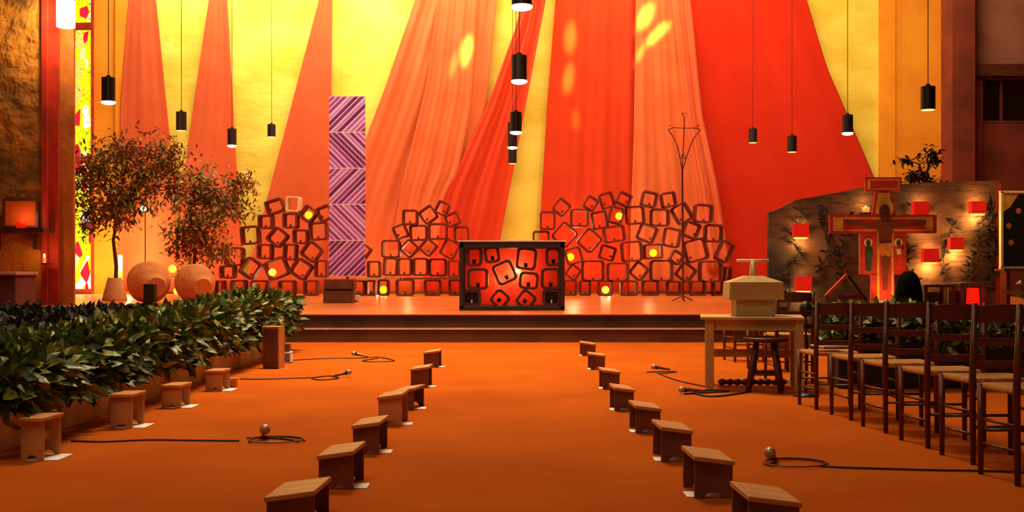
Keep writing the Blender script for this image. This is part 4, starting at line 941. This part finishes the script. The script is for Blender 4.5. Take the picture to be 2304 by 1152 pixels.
# framed icon at the right edge
Yp = 15.4
t = thing('framed_icon', (X(2300, Yp), Yp, EYE-(602-HY)/F*Yp), 'dark framed painting of haloed figures at the right edge', 'painting')
wP, hP = 96/F*Yp, 170/F*Yp
MB().box((0, 0, hP/2), (wP, .03, hP)).build('canvas', 'black', t)
q = MB(); q.prism([(x*wP, z*hP) for x, z in ((-.5, .72), (-.3, .8), (-.1, .97), (.5, .97), (.5, 1), (-.5, 1))], -.022, -.014); q.build('gold_sky', 'icon_gold', t)
q = MB()
for x, z in ((-.33, .55), (-.28, .33), (-.1, .75), (.1, .5), (.15, .78), (.3, .6)): q.prism([(x*wP+.035*math.cos(a*PI/6), z*hP+.04*math.sin(a*PI/6)) for a in range(12)], -.024, -.014)
q.build('halo', 'icon_cloth', t)
q = MB()
for z in (0, hP): q.box((0, -.01, z), (wP+.04, .07, .03))
for x in (-wP/2, wP/2): q.box((x, -.01, hP/2), (.03, .07, hP))
q.build('frame', 'sill', t)
q = MB(); zz = EYE-(602-HY)/F*Yp; q.box((0, 0, -.03), (wP+.05, .3, .03))
for sx in (-1, 1): q.box((sx*wP*.4, 0, -zz/2), (.05, .2, zz-.03))
q.build('stand', 'table_red', t)
spot('icon_picture_light', (X(2300, Yp), Yp-.6, 2.9), (X(2300, Yp), Yp, 2.2), 18, 60, (1, .65, .25), .8, .05)

# ------------------------------------------------------------------ seated person
px_ = X(2040, 11.6)
pr = thing('person', (px_, 11.6, 0), 'person with long black hair in a blue sweater sitting behind the laurels', 'person')
def skin(name, verts, edges, radii, m, parent, sub=2):
    me = bpy.data.meshes.new(name); me.from_pydata(verts, edges, []); o = bpy.data.objects.new(name, me); C.objects.link(o); o.parent = parent
    me.materials.append(M[m]); md = o.modifiers.new('skin', 'SKIN'); md.use_smooth_shade = True
    for i, v in enumerate(me.skin_vertices[0].data): v.radius = radii[i] if isinstance(radii[i], tuple) else (radii[i], radii[i]); v.use_root = (i == 0)
    s = o.modifiers.new('sub', 'SUBSURF'); s.levels = sub; s.render_levels = sub; return o
V = [(0, 0, .24), (0, 0, .38), (0, .01, .54), (0, .01, .68), (0, .0, .76), (0, .01, .82), (0, .02, .90), (0, .015, .97),
     (.17, 0, .70), (.22, .08, .50), (.16, .26, .42), (.12, .33, .40), (-.17, 0, .70), (-.22, .08, .50), (-.16, .26, .42), (-.12, .33, .40),
     (.10, .02, .20), (.17, .38, .16), (.15, .05, .07), (.14, -.12, .05), (-.10, .02, .20), (-.17, .38, .16), (-.15, .05, .07), (-.14, -.12, .05)]
E = [(0, 1), (1, 2), (2, 3), (3, 4), (4, 5), (5, 6), (6, 7), (3, 8), (8, 9), (9, 10), (10, 11), (3, 12), (12, 13), (13, 14), (14, 15), (0, 16), (16, 17), (17, 18), (18, 19), (0, 20), (20, 21), (21, 22), (22, 23)]
Rr = [(.14, .11), (.13, .10), (.13, .10), (.14, .09), (.055, .055), (.05, .05), (.078, .09), (.065, .075), .055, .045, .035, .022, .055, .045, .035, .022, .09, .065, .05, .035, .09, .065, .05, .035]
skin('body', V, E, Rr, 'skin', pr)
skin('sweater', V[:5]+V[8:11]+V[12:15], [(0, 1), (1, 2), (2, 3), (3, 4), (3, 5), (5, 6), (6, 7), (3, 8), (8, 9), (9, 10)], [(.155, .125), (.145, .115), (.145, .115), (.152, .105), (.065, .065), .068, .057, .045, .068, .057, .045], 'blue', pr)
skin('trousers', [V[0]]+V[16:19]+V[20:23], [(0, 1), (1, 2), (2, 3), (0, 4), (4, 5), (5, 6)], [(.158, .13), .10, .075, .06, .10, .075, .06], 'trousers', pr)
for s in (-1, 1):
    for k in range(5):
        a = (k-2)*.16; x0, y0, z0 = s*.115+s*a*.10, .345, .40
        dirx = a*.35*s; L0 = (.045, .062, .068, .062, .05)[k] if k else .045
        if k == 0: skin('finger', [(s*.10, .33, .41), (s*.07, .345, .412), (s*.052, .365, .405)], [(0, 1), (1, 2)], [.011, .010, .008], 'skin', pr, 1)
        else: skin('finger', [(x0, y0-.01, z0), (x0+dirx*L0, y0+L0*.6, z0-.005), (x0+dirx*L0*1.3, y0+L0, z0-.02)], [(0, 1), (1, 2)], [.010, .009, .007], 'skin', pr, 1)
h = MB().lathe([(.115, .66), (.14, .70), (.138, .80), (.125, .88), (.112, .95), (.085, 1.01), (.045, 1.045), (0, 1.055)], 28, Matrix.Translation((0, -.055, 0)) @ Matrix.Diagonal((1, .85, 1, 1)))
ho = h.build('hair', 'hair', pr, True)
f_ = MB().ball((0, .125, .915), .018, (.8, 1, 1.2), 12); f_.ball((0, .113, .885), .016, (1.6, .5, .5), 10)
for s in (-1, 1): f_.ball((s*.085, .02, .92), .022, (.4, .8, 1.3), 12)
f_.build('face', 'skin', pr, True)
ey = MB()
for s in (-1, 1): ey.ball((s*.032, .103, .935), .012, (1.2, .7, .8), 10)
ey.build('eye', 'black', pr, True)
print('tiles', tile_count)
